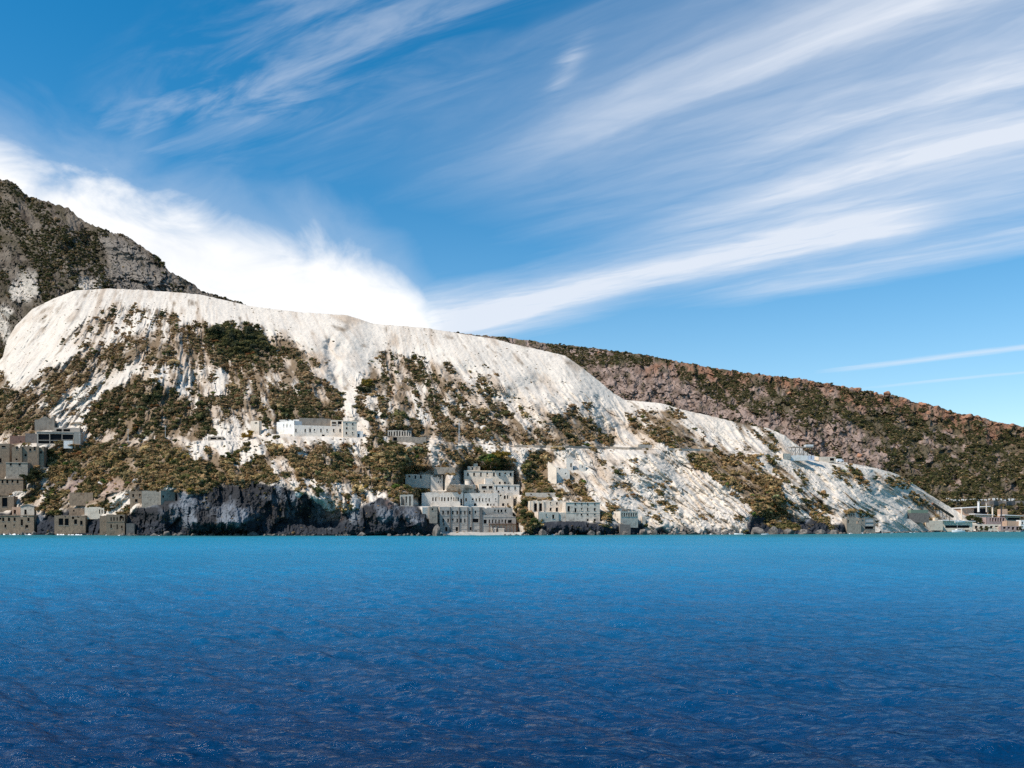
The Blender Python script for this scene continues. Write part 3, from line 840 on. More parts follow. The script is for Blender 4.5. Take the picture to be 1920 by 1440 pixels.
D1 += nm * cliff * (3.4 * facets(PX1 / 30, PY1 / 60, 3) + 1.5 * facets(PX1 / 11, PY1 / 24, 6) + .6 * facets(PX1 / 4.5, PY1 / 9, 9) + 2.0 * fbm(PX1 / 30, PY1 / 70, 4, 12) - 1.0 * ridged(PX1 / 9 + .4 * fbm(PX1 / 20, PY1 / 20, 2, 2), PY1 / 42, 3, 5)) * np.clip((1010 - PY1) / 15, 0.35, 1)
# carved gullies and scarps seen in the slope
GUL = np.zeros((MH, MW), np.float32)
for pts, w_, d_ in (([(616, 640), (630, 700), (645, 760), (652, 795)], 6, 7), ([(660, 600), (640, 650), (628, 700)], 4, 3), ([(1118, 748), (1130, 775), (1138, 800), (1150, 838)], 4, 6),
                    ([(1196, 765), (1195, 800), (1200, 835)], 4, 5), ([(1262, 925), (1280, 955), (1300, 990)], 5, 5), ([(1250, 858), (1290, 900), (1340, 945)], 5, 4),
                    ([(150, 762), (195, 720), (205, 700)], 4, 5), ([(165, 790), (180, 760), (200, 735)], 4, 4), ([(385, 690), (400, 720)], 4, 4),
                    ([(1500, 870), (1540, 905), (1560, 925)], 6, 5), ([(1640, 885), (1640, 920)], 6, 6), ([(1650, 925), (1670, 935), (1690, 922)], 5, 4),
                    ([(1345, 800), (1390, 830)], 3, 3), ([(1305, 775), (1340, 810), (1400, 845)], 3, 3), ([(150, 577), (260, 558), (380, 563), (470, 585)], 1.6, 2.2), ([(470, 592), (560, 598), (622, 610)], 1.6, 2.0), ([(860, 642), (960, 658), (1040, 678)], 1.6, 2.2), ([(700, 640), (790, 648), (860, 668)], 1.6, 1.8), ([(240, 560), (265, 548)], 2, 2), ([(640, 596), (660, 606), (700, 612)], 2, 1.5)):
    g_ = np.zeros((MH, MW), np.float32)
    stroke(g_, pts, w_, d_, 2)
    GUL = np.maximum(GUL, g_)
D1 += smp(GUL, PX1 + 6 * fbm(PX1 / 18, PY1 / 18, 3, 2), PY1) * nm
P1 = world(PX1, PY1, Y1 + D1)
nd = (0.5 * rough + 0.4 * fbm(PX1 / 3.1, PY1 / 3.3, 2, 14)) * nm * (0.35 + 0.65 * np.clip(den1 + cliff, 0, 1))
P1[..., 1] -= nd * 0.5
P1[..., 2] += nd * 0.8
pum = C(.63, .56, .475)
tan_ = C(.40, .30, .215)
brown = C(.155, .105, .06)
drk = C(.035, .035, .037)  # dark rock, taken darker still so the colour holds the cliff's shade
g1 = smp(GRN, wx, wy)
cl1 = np.broadcast_to(pum, P1.shape).copy()
strat = fbm(PX1 / 60, PY1 / 5, 3, 11)
cl1 *= (1 - 0.10 * np.clip(strat, 0, 1) * (PY1 > 700))[..., None]
tint = np.clip(fbm(fl / 5, PY1 / 40, 3, 2) * .9 + fbm(PX1 / 90, PY1 / 60, 3, 9) * .6, 0, 1)
cl1 = lerp(cl1, C(.45, .36, .28), ((.5 - .3 * np.clip((PX1 - 1000) / 150, 0, 1)) * tint)[..., None])
patch = np.clip(fbm(fl / 26, PY1 / 45, 4, 6) * 1.6 + den1 * 2.2 - 0.55, 0, 1)
cl1 = lerp(cl1, tan_, (0.7 * patch)[..., None])
dp = np.clip(fbm(fl / 11, PY1 / 16, 3, 4) * 1.3 + den1 * 2.3 - .80, 0, 1)
cl1 = lerp(cl1, brown, (0.88 * dp)[..., None])
rk = lerp(drk, C(.16, .175, .195), np.clip(fbm(PX1 / 24, PY1 / 30, 5, 13) * 1.3 + 0.16, 0, 1)[..., None])
rk = lerp(rk, C(.26, .17, .14), (smp(PINK, wx, wy) * 0.8)[..., None])
rk = lerp(rk, C(.035, .038, .045), np.clip((PY1 - 978 + 9 * fbm(PX1 / 22, PY1 / 12, 3, 15)) / 8, 0, 1)[..., None])
rmix = np.clip(cliff * 2.1 + 0.5 * fbm(PX1 / 15, PY1 / 18, 4, 3) - 0.35, 0, 1)
cl1 = lerp(cl1, rk, rmix[..., None])
pk = smp(PINK, wx, wy) * (1 - cliff)
cl1 = lerp(cl1, C(.42, .29, .24), (0.6 * pk)[..., None])
beach = ((PX1 > 828) & (PX1 < 978) & (PY1 > 994))
cl1[beach] = C(.40, .375, .335)
# wet dark edge at the waterline
cl1 = np.where((P1[..., 2:3] < 0.7) & ~beach[..., None], cl1 * 0.35, cl1)


def add_back(P, cols, steps):
    """carry the ground on over the crest and down behind it"""
    rows, cr = [P], [cols]
    last = P[-1]
    for dY_, dZ_ in steps:
        r_ = last.copy()
        k = (last[:, 1] + dY_) / last[:, 1]
        r_[:, 0] *= k
        r_[:, 1] *= k
        r_[:, 2] = np.maximum(last[:, 2] + dZ_, -4)
        rows.append(r_[None])
        cr.append(cols[-1:])
    return np.concatenate(rows), np.concatenate(cr)


M_PUM = terrain_mat('pumice_ground', 0.55)
B1, CB1 = add_back(P1, cl1, [(1.5, -0.1), (4, -1), (10, -4), (25, -14), (60, -40)])
hill = mesh_grid('pumice_hillside', B1, CB1, M_PUM, (cliff > .45) | ((smooth_white < .3) & (fbm(PX1 / 30, PY1 / 30, 2, 6) > -.1)))
hill['kind'] = 'structure'

# ---- hill 2: steep peak at the left
wx2 = PX2 + 12 * fbm(PX2 / 35, PY2 / 35, 4, 1)
wy2 = PY2 + 9 * fbm(PX2 / 35, PY2 / 35, 4, 5)
f2 = PX2 - (PY2 - 450) * 0.55
bare2 = np.zeros((MH, MW), np.float32)
paint(bare2, [(215, 440), (245, 448), (300, 500), (330, 520), (345, 560), (225, 560), (205, 500), (180, 440)], 1, 3)
paint(bare2, [(20, 500), (75, 505), (60, 570), (30, 570)], .8, 3)
paint(bare2, [(140, 510), (200, 530), (205, 550), (140, 550)], .7, 2)
paint(bare2, [(320, 512), (350, 525), (400, 555), (330, 560)], .6, 2)
paint(bare2, [(0, 565), (30, 575), (20, 640), (0, 650)], .8, 2)
bare2s = smp(bare2, wx2, wy2)
top2 = np.clip((PY2 - np.minimum(lin(px2, RIDGE2), lin(px2, RIDGE1) + 20)[None]) / 40, 0, 1)
D2 = (0.15 + .85 * top2) * (12 * fbm(PX2 / 80, PY2 / 60, 3, 2) - 9 * ridged(f2 / 62, PY2 / 150, 3, 4) + 5 * np.abs(fbm(PX2 / 22, PY2 / 26, 4, 6))
                            - 2.6 * ridged(f2 / 16, PY2 / 40, 2, 8)) + 1.2 * fbm(PX2 / 6, PY2 / 7, 3, 9) + 6 * facets(f2 / 24, PY2 / 30, 2) + 2.6 * facets(f2 / 8, PY2 / 11, 5)
D2 += 1.3 * bare2s * fbm(PX2 / 70, PY2 / 3.0, 2, 10)
gl2 = np.zeros((MH, MW), np.float32)
stroke(gl2, [(160, 420), (190, 480), (215, 545)], 9, 14, 4)
stroke(gl2, [(30, 505), (48, 545), (55, 580)], 7, 10, 3)
stroke(gl2, [(285, 500), (300, 545)], 6, 8, 3)
D2 += smp(gl2, wx2, wy2)
P2 = world(PX2, PY2, Y2 + D2)
nd2 = 1.2 * fbm(PX2 / 6, PY2 / 7, 3, 9) + .8 * fbm(PX2 / 3, PY2 / 3, 2, 3)
P2[..., 1] -= nd2 * .6
P2[..., 2] += nd2 * .7
den2 = np.clip(0.74 - 0.66 * bare2s, 0, 1)
cl2 = lerp(C(.165, .135, .105), C(.062, .048, .036), np.clip(fbm(PX2 / 18, PY2 / 14, 4, 7) + 0.2, 0, 1)[..., None])
cl2 = lerp(cl2, C(.235, .21, .185), (bare2s * .6)[..., None])
cl2 = lerp(cl2, C(.075, .062, .04), np.clip(fbm(f2 / 14, PY2 / 18, 3, 5) * 1.2 + den2 * 1.4 - .8, 0, .85)[..., None])
lowb = np.clip((PY2 - 500) / 40, 0, 1) * np.clip(bare2s - .3, 0, 1) * (PX2 < 210)
cl2 = lerp(cl2, pum, np.clip(lowb * 1.6, 0, 1)[..., None])
M_PK = terrain_mat('peak_rock', 0.8)
B2, CB2 = add_back(P2, cl2, [(3, -0.3), (12, -5), (40, -30), (120, -110), (300, -300)])
peak = mesh_grid('mountain_peak', B2, CB2, M_PK, np.ones(PX2.shape, bool))
peak['kind'] = 'structure'

# ---- hill 3: rocky lava ridge at the right
wx3 = PX3 + 14 * fbm(PX3 / 40, PY3 / 40, 4, 2)
wy3 = PY3 + 9 * fbm(PX3 / 40, PY3 / 40, 4, 6)
f3 = PX3 - (PY3 - 760) * 0.45
CLF = np.zeros((MH, MW), np.float32)
paint(CLF, CL3, 1, 3)
paint(CLF, [(1500, 790), (1560, 790), (1660, 850), (1700, 900), (1640, 882), (1560, 860)], .8, 4)
clf = smp(CLF, wx3, wy3)
rd3 = (PY3 - lin(px3, RIDGE3)[None])
top3 = np.clip(rd3 / 30, 0, 1)
shore3 = np.clip((980 - PY3) / 20, 0, 1)
D3 = shore3 * ((.2 + .8 * top3) * (10 * fbm(PX3 / 110, PY3 / 70, 3, 3) + 5.5 * np.abs(fbm(PX3 / 17, PY3 / 17, 4, 5)) - 5 * clf * ridged(f3 / 30, PY3 / 80, 3, 4))
               + 1.6 * fbm(PX3 / 5, PY3 / 5, 3, 7) + 4.5 * facets(f3 / 16, PY3 / 18, 8) + 2.0 * facets(f3 / 6, PY3 / 7, 1))
P3 = world(PX3, PY3, Y3 + D3)
crag = np.clip(fbm(PX3 / 13, PY3 / 9, 3, 9) * 1.6 - .15, 0, 1.3)
nd3 = shore3 * (1.1 * fbm(PX3 / 5, PY3 / 5, 3, 7) + 2.6 * crag * np.clip((rd3 + 4) / 8, 0, 1) * np.clip(1.4 - rd3 / 40, 0.3, 1) * np.clip((PX3 - 1150) / 200, 0.25, 1))
P3[..., 1] -= nd3 * .6
P3[..., 2] += nd3 * .75
REDM = np.zeros((MH, MW), np.float32)
paint(REDM, [(1200, 660), (1300, 676), (1500, 700), (1700, 740), (1920, 790), (2240, 880), (2240, 930), (1920, 850), (1760, 800), (1600, 762), (1450, 735), (1300, 705), (1200, 690)], 1, 6)
red = np.clip(smp(REDM, wx3, wy3) * 1.1, 0, 1)
cl3 = lerp(C(.30, .22, .18), C(.14, .10, .078), np.clip(fbm(PX3 / 12, PY3 / 10, 4, 8) + .3, 0, 1)[..., None])
cl3 = lerp(cl3, C(.235, .125, .078), (red * np.clip(.75 + fbm(PX3 / 20, PY3 / 20, 2, 5), 0, 1))[..., None])
den3 = np.clip(.84 - .74 * clf - .46 * np.clip(1 - rd3 / 50, 0, 1) * np.clip((PX3 - 1250) / 200, 0, 1) - .18 * np.clip((1400 - PX3) / 200, 0, 1) + .1 * np.clip((PX3 - 1600) / 100, 0, 1) * np.clip((PY3 - 830) / 60, 0, 1), 0.05, 1)
flat3 = (PY3 > 980) & (PX3 > 1700)
den3 = np.where(flat3, .12, den3)
cl3 = lerp(cl3, C(.085, .07, .04), np.clip(fbm(PX3 / 9, PY3 / 9, 3, 6) * 1.2 + den3 * 1.7 - .70, 0, .92)[..., None])
cl3[flat3] = C(.42, .38, .33)
M_RD = terrain_mat('lava_rock', 0.8)
B3, CB3 = add_back(P3, cl3, [(3, -0.3), (12, -3), (50, -15), (150, -60), (400, -160)])
rid = mesh_grid('rocky_ridge', B3, CB3, M_RD, np.ones(PX3.shape, bool))
rid['kind'] = 'structure'

# ------------------------------------------------------------------ the sea
def sea_mat():
    m_, T, bs = mat_new('sea_water')
    geo = T.new('ShaderNodeNewGeometry')
    pos = geo.outputs['Position']
    sp = T.new('ShaderNodeSeparateXYZ')
    T.l.new(pos, sp.inputs[0])
    at = T.new('ShaderNodeVertexColor', layer_name='ground')
    n_a = T.noise(pos, 0.012, 3, 0.5)
    tint = T.m('ADD', 0.85, T.m('MULTIPLY', n_a, 0.3))
    col = T.mix(1.0, at.outputs[0], T.comb(tint, tint, tint), 'MULTIPLY')
    # light scattered back from the water body, and the sky mirrored by the wave facets
    # (the steep facets seen at a low angle never mirror as fully as a flat sheet)
    out = next(n for n in T.n if n.type == 'OUTPUT_MATERIAL')
    T.n.remove(bs)
    df = T.new('ShaderNodeBsdfDiffuse')
    T.l.new(col, df.inputs[0])
    gl = T.new('ShaderNodeBsdfGlossy')
    gl.inputs[0].default_value = (1, 1, 1, 1)
    T.l.new(at.outputs['Alpha'], gl.inputs['Roughness'])
    fr_ = T.new('ShaderNodeFresnel')
    fr_.inputs[0].default_value = 1.333
    cap = T.m('MAXIMUM', T.m('SUBTRACT', 0.60, T.m('MULTIPLY', at.outputs['Alpha'], 0.95)), 0.26)
    fac = T.m('MULTIPLY', fr_.outputs[0], cap)
    mx = T.new('ShaderNodeMixShader')
    T.l.new(fac, mx.inputs[0])
    T.l.new(df.outputs[0], mx.inputs[1])
    T.l.new(gl.outputs[0], mx.inputs[2])
    T.l.new(mx.outputs[0], out.inputs[0])
    mp = T.new('ShaderNodeMapping')
    mp.inputs['Scale'].default_value = (0.6, 1.3, 1.0)
    mp.inputs['Rotation'].default_value = (0, 0, R(12))
    T.l.new(pos, mp.inputs[0])
    n1 = T.noise(mp.outputs[0], 4.5, 4, 0.62, 0.3)
    n2 = T.noise(mp.outputs[0], 1.3, 4, 0.55, 0.4)
    n3 = T.noise(mp.outputs[0], 0.25, 3, 0.5, 0.2)
    h = T.m('ADD', T.m('MULTIPLY', n1, 0.085), T.m('MULTIPLY', n2, 0.30))
    n4 = T.noise(mp.outputs[0], 0.09, 3, 0.55, 0.3)
    h = T.m('ADD', h, T.m('MULTIPLY', n3, 0.45))
    gust = T.m('ADD', 0.55, T.m('MULTIPLY', T.noise(pos, 0.022, 3, 0.5), 0.9))
    h = T.m('MULTIPLY', h, gust)
    h = T.m('ADD', h, T.m('MULTIPLY', n4, 1.1))
    b_ = T.new('ShaderNodeBump')
    b_.inputs['Strength'].default_value = 1.0
    b_.inputs['Distance'].default_value = 1.15
    T.l.new(h, b_.inputs['Height'])
    for n_ in (df, gl, fr_):
        T.l.new(b_.outputs[0], n_.inputs['Normal'])
    return m_


def build_sea():
    n_a = 720
    azs = np.linspace(R(-37), R(37), n_a)
    rs = np.concatenate([16.0 * (130 / 16.0) ** np.linspace(0, 1, 570)[:-1], 130.0 * (480 / 130.0) ** np.linspace(0, 1, 190)[:-1], 480.0 * 2 ** np.linspace(0, 1, 24)])
    A, RR = np.meshgrid(azs, rs)
    Xs = RR * np.sin(A)
    Ys = RR * np.cos(A)
    H = np.zeros_like(Xs)
    rg = np.random.default_rng(5)
    dr = np.gradient(rs)[:, None]
    for i in range(76):
        lam = 0.3 * (5.0 / 0.3) ** rg.random() if i < 60 else rg.uniform(5, 15)
        th = R(255) + rg.normal(0, 0.6)
        k = 2 * math.pi / lam
        a_ = 0.0066 * lam ** 0.85 if i < 60 else 0.0028 * lam
        ph = rg.random() * 6.28
        fade = np.clip((lam / dr - 2.5) / 2.5, 0, 1)
        arg = k * (Xs * math.cos(th) + Ys * math.sin(th)) + ph + 0.9 * fbm(Xs / (lam * 3.5), Ys / (lam * 3.5), 2, i)
        H += a_ * fade * (np.sin(arg) + 0.25 * np.sin(2 * arg + 1.3))
    edge_ = np.clip((RR - 16) / 2, 0, 1) * np.clip((900 - RR) / 100, 0, 1) * np.clip((R(37) - np.abs(A)) / 0.03, 0, 1)
    H *= edge_
    P = np.stack([Xs, Ys, H], -1)
    deep = C(.003, .042, .13)
    mid = C(.003, .135, .29)
    turq = C(.01, .24, .30)
    pxs = 960 + F * np.tan(A)
    shore = lin(pxs, SHORE)
    d_ = shore - Ys
    wob = 30 * fbm(Xs / 60, Ys / 90, 3, 4) * np.clip((260 - d_) / 200, 0, 1)
    shelf = 458 - RR
    near = np.clip((70 - d_) / 70, 0, 1)
    dd_ = np.clip(shelf * (1 - near) + np.minimum(d_, shelf) * near + wob, 0, 900)
    dd_ = np.maximum(dd_, np.minimum(shelf, 95) * (1 - near))
    K = [(0, .012, .135, .16), (30, .009, .16, .21), (80, .006, .19, .30), (220, .014, .205, .35), (340, .012, .165, .31), (385, .008, .115, .245), (405, .004, .080, .185), (420, .002, .052, .135), (430, .001, .034, .100), (437, .001, .022, .068), (700, .001, .020, .060)]
    c_ = np.stack([np.interp(dd_, [k[0] for k in K], [k[i_] for k in K]) for i_ in (1, 2, 3)], -1)
    # finer ripples than the sheet can carry count as gloss loss
    rgh = np.clip(.09 + .27 * (RR / 420.0) ** .8, .09, .36)
    c_ = np.concatenate([c_, rgh[..., None]], -1)
    o = mesh_grid('sea', P, c_, sea_mat())
    # open water all round and out to the horizon
    me = o.data
    bm = bmesh.new()
    bm.from_mesh(me)
    lay = bm.verts.layers.float_color['ground']

    def fan(a0, a1, rings, n):
        """flat open water in rings, coloured by the same shelf"""
        prev = None
        for r0 in rings:
            dd = float(np.clip(458 - r0, 0, 900))
            c3 = [float(np.interp(dd, [k[0] for k in K], [k[i_] for k in K])) for i_ in (1, 2, 3)]
            if r0 > 960:
                c3 = [.003, .07, .18]
            al = float(np.clip(.09 + .27 * (r0 / 420.0) ** .8, .09, .36))
            row_ = []
            for k in range(n + 1):
                a_ = a0 + (a1 - a0) * k / n
                v_ = bm.verts.new((r0 * math.sin(a_), r0 * math.cos(a_), 0))
                v_[lay] = (*c3, al)
                row_.append(v_)
            if prev:
                for k in range(n):
                    bm.faces.new((prev[k], prev[k + 1], row_[k + 1], row_[k]))
            prev = row_
    fan(R(-37), R(37), (960, 1500, 4000, 16000), 40)
    fan(R(37), R(323), (16, 25, 40, 60, 90, 130, 200, 300, 480, 960, 1500, 4000, 16000), 90)
    fan(R(-180), R(180), (.01, 8, 16), 90)
    bm.normal_update()
    bm.to_mesh(me)
    bm.free()
    o['kind'] = 'structure'
    return o


build_sea()

# ------------------------------------------------------------------ materials for masonry, plants, boats
def wall_mat(name, col, stain=(.18, .17, .16), amt=0.55, scale=0.35, brick=False):
    m_, T, bs = mat_new(name)
    tcn = T.new('ShaderNodeTexCoord')
    ob = tcn.outputs['Object']
    mp = T.new('ShaderNodeMapping')
    mp.inputs['Scale'].default_value = (1.0, 1.0, 0.5)
    T.l.new(ob, mp.inputs[0])
    a = T.noise(mp.outputs[0], scale * 1.5, 6, 0.68, 0.6)
    b_ = T.noise(ob, scale, 4, 0.6)
    c_ = T.noise(ob, 3.0, 3, 0.6)
    s_ = T.sstep(T.m('ADD', T.m('MULTIPLY', a, 0.65), T.m('MULTIPLY', b_, 0.45)), 0.48, 0.75)
    colr = T.mix(T.m('MULTIPLY', s_, amt), (*col, 1), (*stain, 1))
    v_ = T.m('ADD', 0.72, T.m('MULTIPLY', c_, 0.5))
    colr = T.mix(1.0, colr, T.comb(v_, v_, v_), 'MULTIPLY')
    if brick:
        br = T.new('ShaderNodeTexBrick')
        br.inputs['Scale'].default_value = 1.6
        br.inputs['Color1'].default_value = (1, 1, 1, 1)
        br.inputs['Color2'].default_value = (.8, .8, .8, 1)
        br.inputs['Mortar'].default_value = (.6, .6, .6, 1)
        T.l.new(ob, br.inputs['Vector'])
        colr = T.mix(0.7, colr, T.mix(1.0, colr, br.outputs[0], 'MULTIPLY'))
    T.l.new(colr, bs.inputs['Base Color'])
    bump(T, bs, T.m('ADD', c_, a), 0.5, 0.15)
    return m_


def flat_mat(name, col, rough=0.7, spec=0.2, var=0.25, scale=1.0):
    m_, T, bs = mat_new(name)
    tcn = T.new('ShaderNodeTexCoord')
    n_ = T.noise(tcn.outputs['Object'], scale, 4, 0.6)
    v_ = T.m('ADD', 1 - var / 2, T.m('MULTIPLY', n_, var))
    T.l.new(T.mix(1.0, (*col, 1), T.comb(v_, v_, v_), 'MULTIPLY'), bs.inputs['Base Color'])
    bs.inputs['Roughness'].default_value = rough
    bs.inputs['Specular IOR Level'].default_value = spec
    return m_


MT = dict(
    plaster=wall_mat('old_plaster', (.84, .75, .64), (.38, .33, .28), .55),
    plaster_shade=wall_mat('shaded_weathered_plaster', (.52, .465, .40), (.21, .185, .16), .7),  # stained plaster, its tone lowered to paint in the mill fronts' shade
    plaster_stain=wall_mat('stained_plaster', (.70, .60, .49), (.17, .145, .12), .8, .5),
    cream=wall_mat('cream_plaster', (.80, .67, .53), (.40, .32, .25), .55),
    white=wall_mat('whitewash', (.78, .76, .72), (.50, .46, .36), .5),
    stone=wall_mat('rubble_stone', (.38, .32, .255), (.15, .125, .10), .8, .7),
    stone_brown=wall_mat('brown_stone', (.31, .225, .155), (.13, .095, .068), .75, .6),
    stone_pale=wall_mat('pale_stone', (.62, .54, .44), (.26, .22, .18), .65, .6),
    stone_dark=wall_mat('dark_stone', (.20, .175, .155), (.09, .08, .075), .7, .7),
    concrete=wall_mat('grey_concrete', (.33, .28, .225), (.15, .125, .10), .7),
    concrete_warm=wall_mat('warm_concrete', (.40, .355, .30), (.20, .175, .15), .65),
    orange=wall_mat('peach_plaster', (.58, .38, .26), (.32, .24, .19), .5),
    pink=wall_mat('pink_plaster', (.42, .31, .28), (.22, .17, .16), .6),
    brick=wall_mat('brick_masonry', (.32, .19, .15), (.17, .12, .10), .6, .6, True),
    paleblue=wall_mat('pale_blue_paint', (.55, .62, .72), (.4, .42, .45), .4),
)
M_VOID = flat_mat('painted_dark_interior', (.018, .018, .02), 0.9, 0.05)  # near-black colour painted in place of unlit space behind an opening
M_ROOF = wall_mat('roof_concrete', (.42, .37, .31), (.2, .175, .15), .6)
M_WROOF = flat_mat('white_roof_sheet', (.74, .74, .72), .6)
M_GROOF = flat_mat('green_roof_sheet', (.16, .21, .16), .6)
M_RUST = flat_mat('rusty_steel', (.16, .075, .045), .8, .2, .6, 3)
M_DARKM = flat_mat('dark_iron', (.05, .05, .055), .6, .3, .4, 3)
M_METAL = flat_mat('galvanised_steel', (.55, .55, .54), .5, .4)
M_LOUV = flat_mat('louvre_metal', (.50, .50, .48), .6)


class MB:
    def __init__(s):
        s.v, s.f, s.mi = [], [], []

    def quad(s, a, b, c, d, mi=0):
        n = len(s.v)
        s.v += [a, b, c, d]
        s.f.append((n, n + 1, n + 2, n + 3))
        s.mi.append(mi)

    def box(s, x0, x1, y0, y1, z0, z1, mi=0):
        n = len(s.v)
        s.v += [(x0, y0, z0), (x1, y0, z0), (x1, y1, z0), (x0, y1, z0), (x0, y0, z1), (x1, y0, z1), (x1, y1, z1), (x0, y1, z1)]
        for f_ in ((0, 1, 5, 4), (1, 2, 6, 5), (2, 3, 7, 6), (3, 0, 4, 7), (4, 5, 6, 7), (3, 2, 1, 0)):
            s.f.append(tuple(n + k for k in f_))
            s.mi.append(mi)

    def prism(s, pts, y0, y1, mi=0):
        """polygon in x,z extruded in y"""
        n = len(s.v)
        k = len(pts)
        s.v += [(x, y0, z) for x, z in pts] + [(x, y1, z) for x, z in pts]
        s.f.append(tuple(n + i for i in range(k)))
        s.f.append(tuple(n + k + i for i in reversed(range(k))))
        s.mi += [mi, mi]
        for i in range(k):
            j = (i + 1) % k
            s.f.append((n + i, n + k + i, n + k + j, n + j))
            s.mi.append(mi)

    def bar(s, a, b, r, n=6, r2=None, mi=0):
        a, b = Vector(a), Vector(b)
        d = (b - a).normalized()
        u = d.orthogonal().normalized()
        w = d.cross(u)
        r2 = r if r2 is None else r2
        k = len(s.v)
        for c, rr in ((a, r), (b, r2)):
            for i in range(n):
                t = 2 * math.pi * i / n
                s.v.append(tuple(c + u * (rr * math.cos(t)) + w * (rr * math.sin(t))))
        for i in range(n):
            j = (i + 1) % n
            s.f.append((k + i, k + j, k + n + j, k + n + i))
            s.mi.append(mi)
        s.f.append(tuple(k + i for i in reversed(range(n))))
        s.f.append(tuple(k + n + i for i in range(n)))
        s.mi += [mi, mi]

    def obj(s, name, mats, parent=None, smooth=False):
        me = bpy.data.meshes.new(name)
        me.from_pydata(s.v, [], s.f)
        for m_ in (mats if isinstance(mats, (list, tuple)) else [mats]):
            me.materials.append(m_)
        me.polygons.foreach_set('material_index', s.mi)
        if smooth:
            me.polygons.foreach_set('use_smooth', [True] * len(s.f))
        me.update()
        o = bpy.data.objects.new(name, me)
        COL.objects.link(o)
        if parent:
            o.parent = parent
        return o


def tag(o, label, cat, group=None):
    o['label'] = label
    o['category'] = cat
    if group:
        o['group'] = group
    return o


def empty(name, loc, rz=0.0):
    o = bpy.data.objects.new(name, None)
    o.empty_display_size = 0.5
    COL.objects.link(o)
    o.location = loc
    o.rotation_euler = (0, 0, rz)
    return o


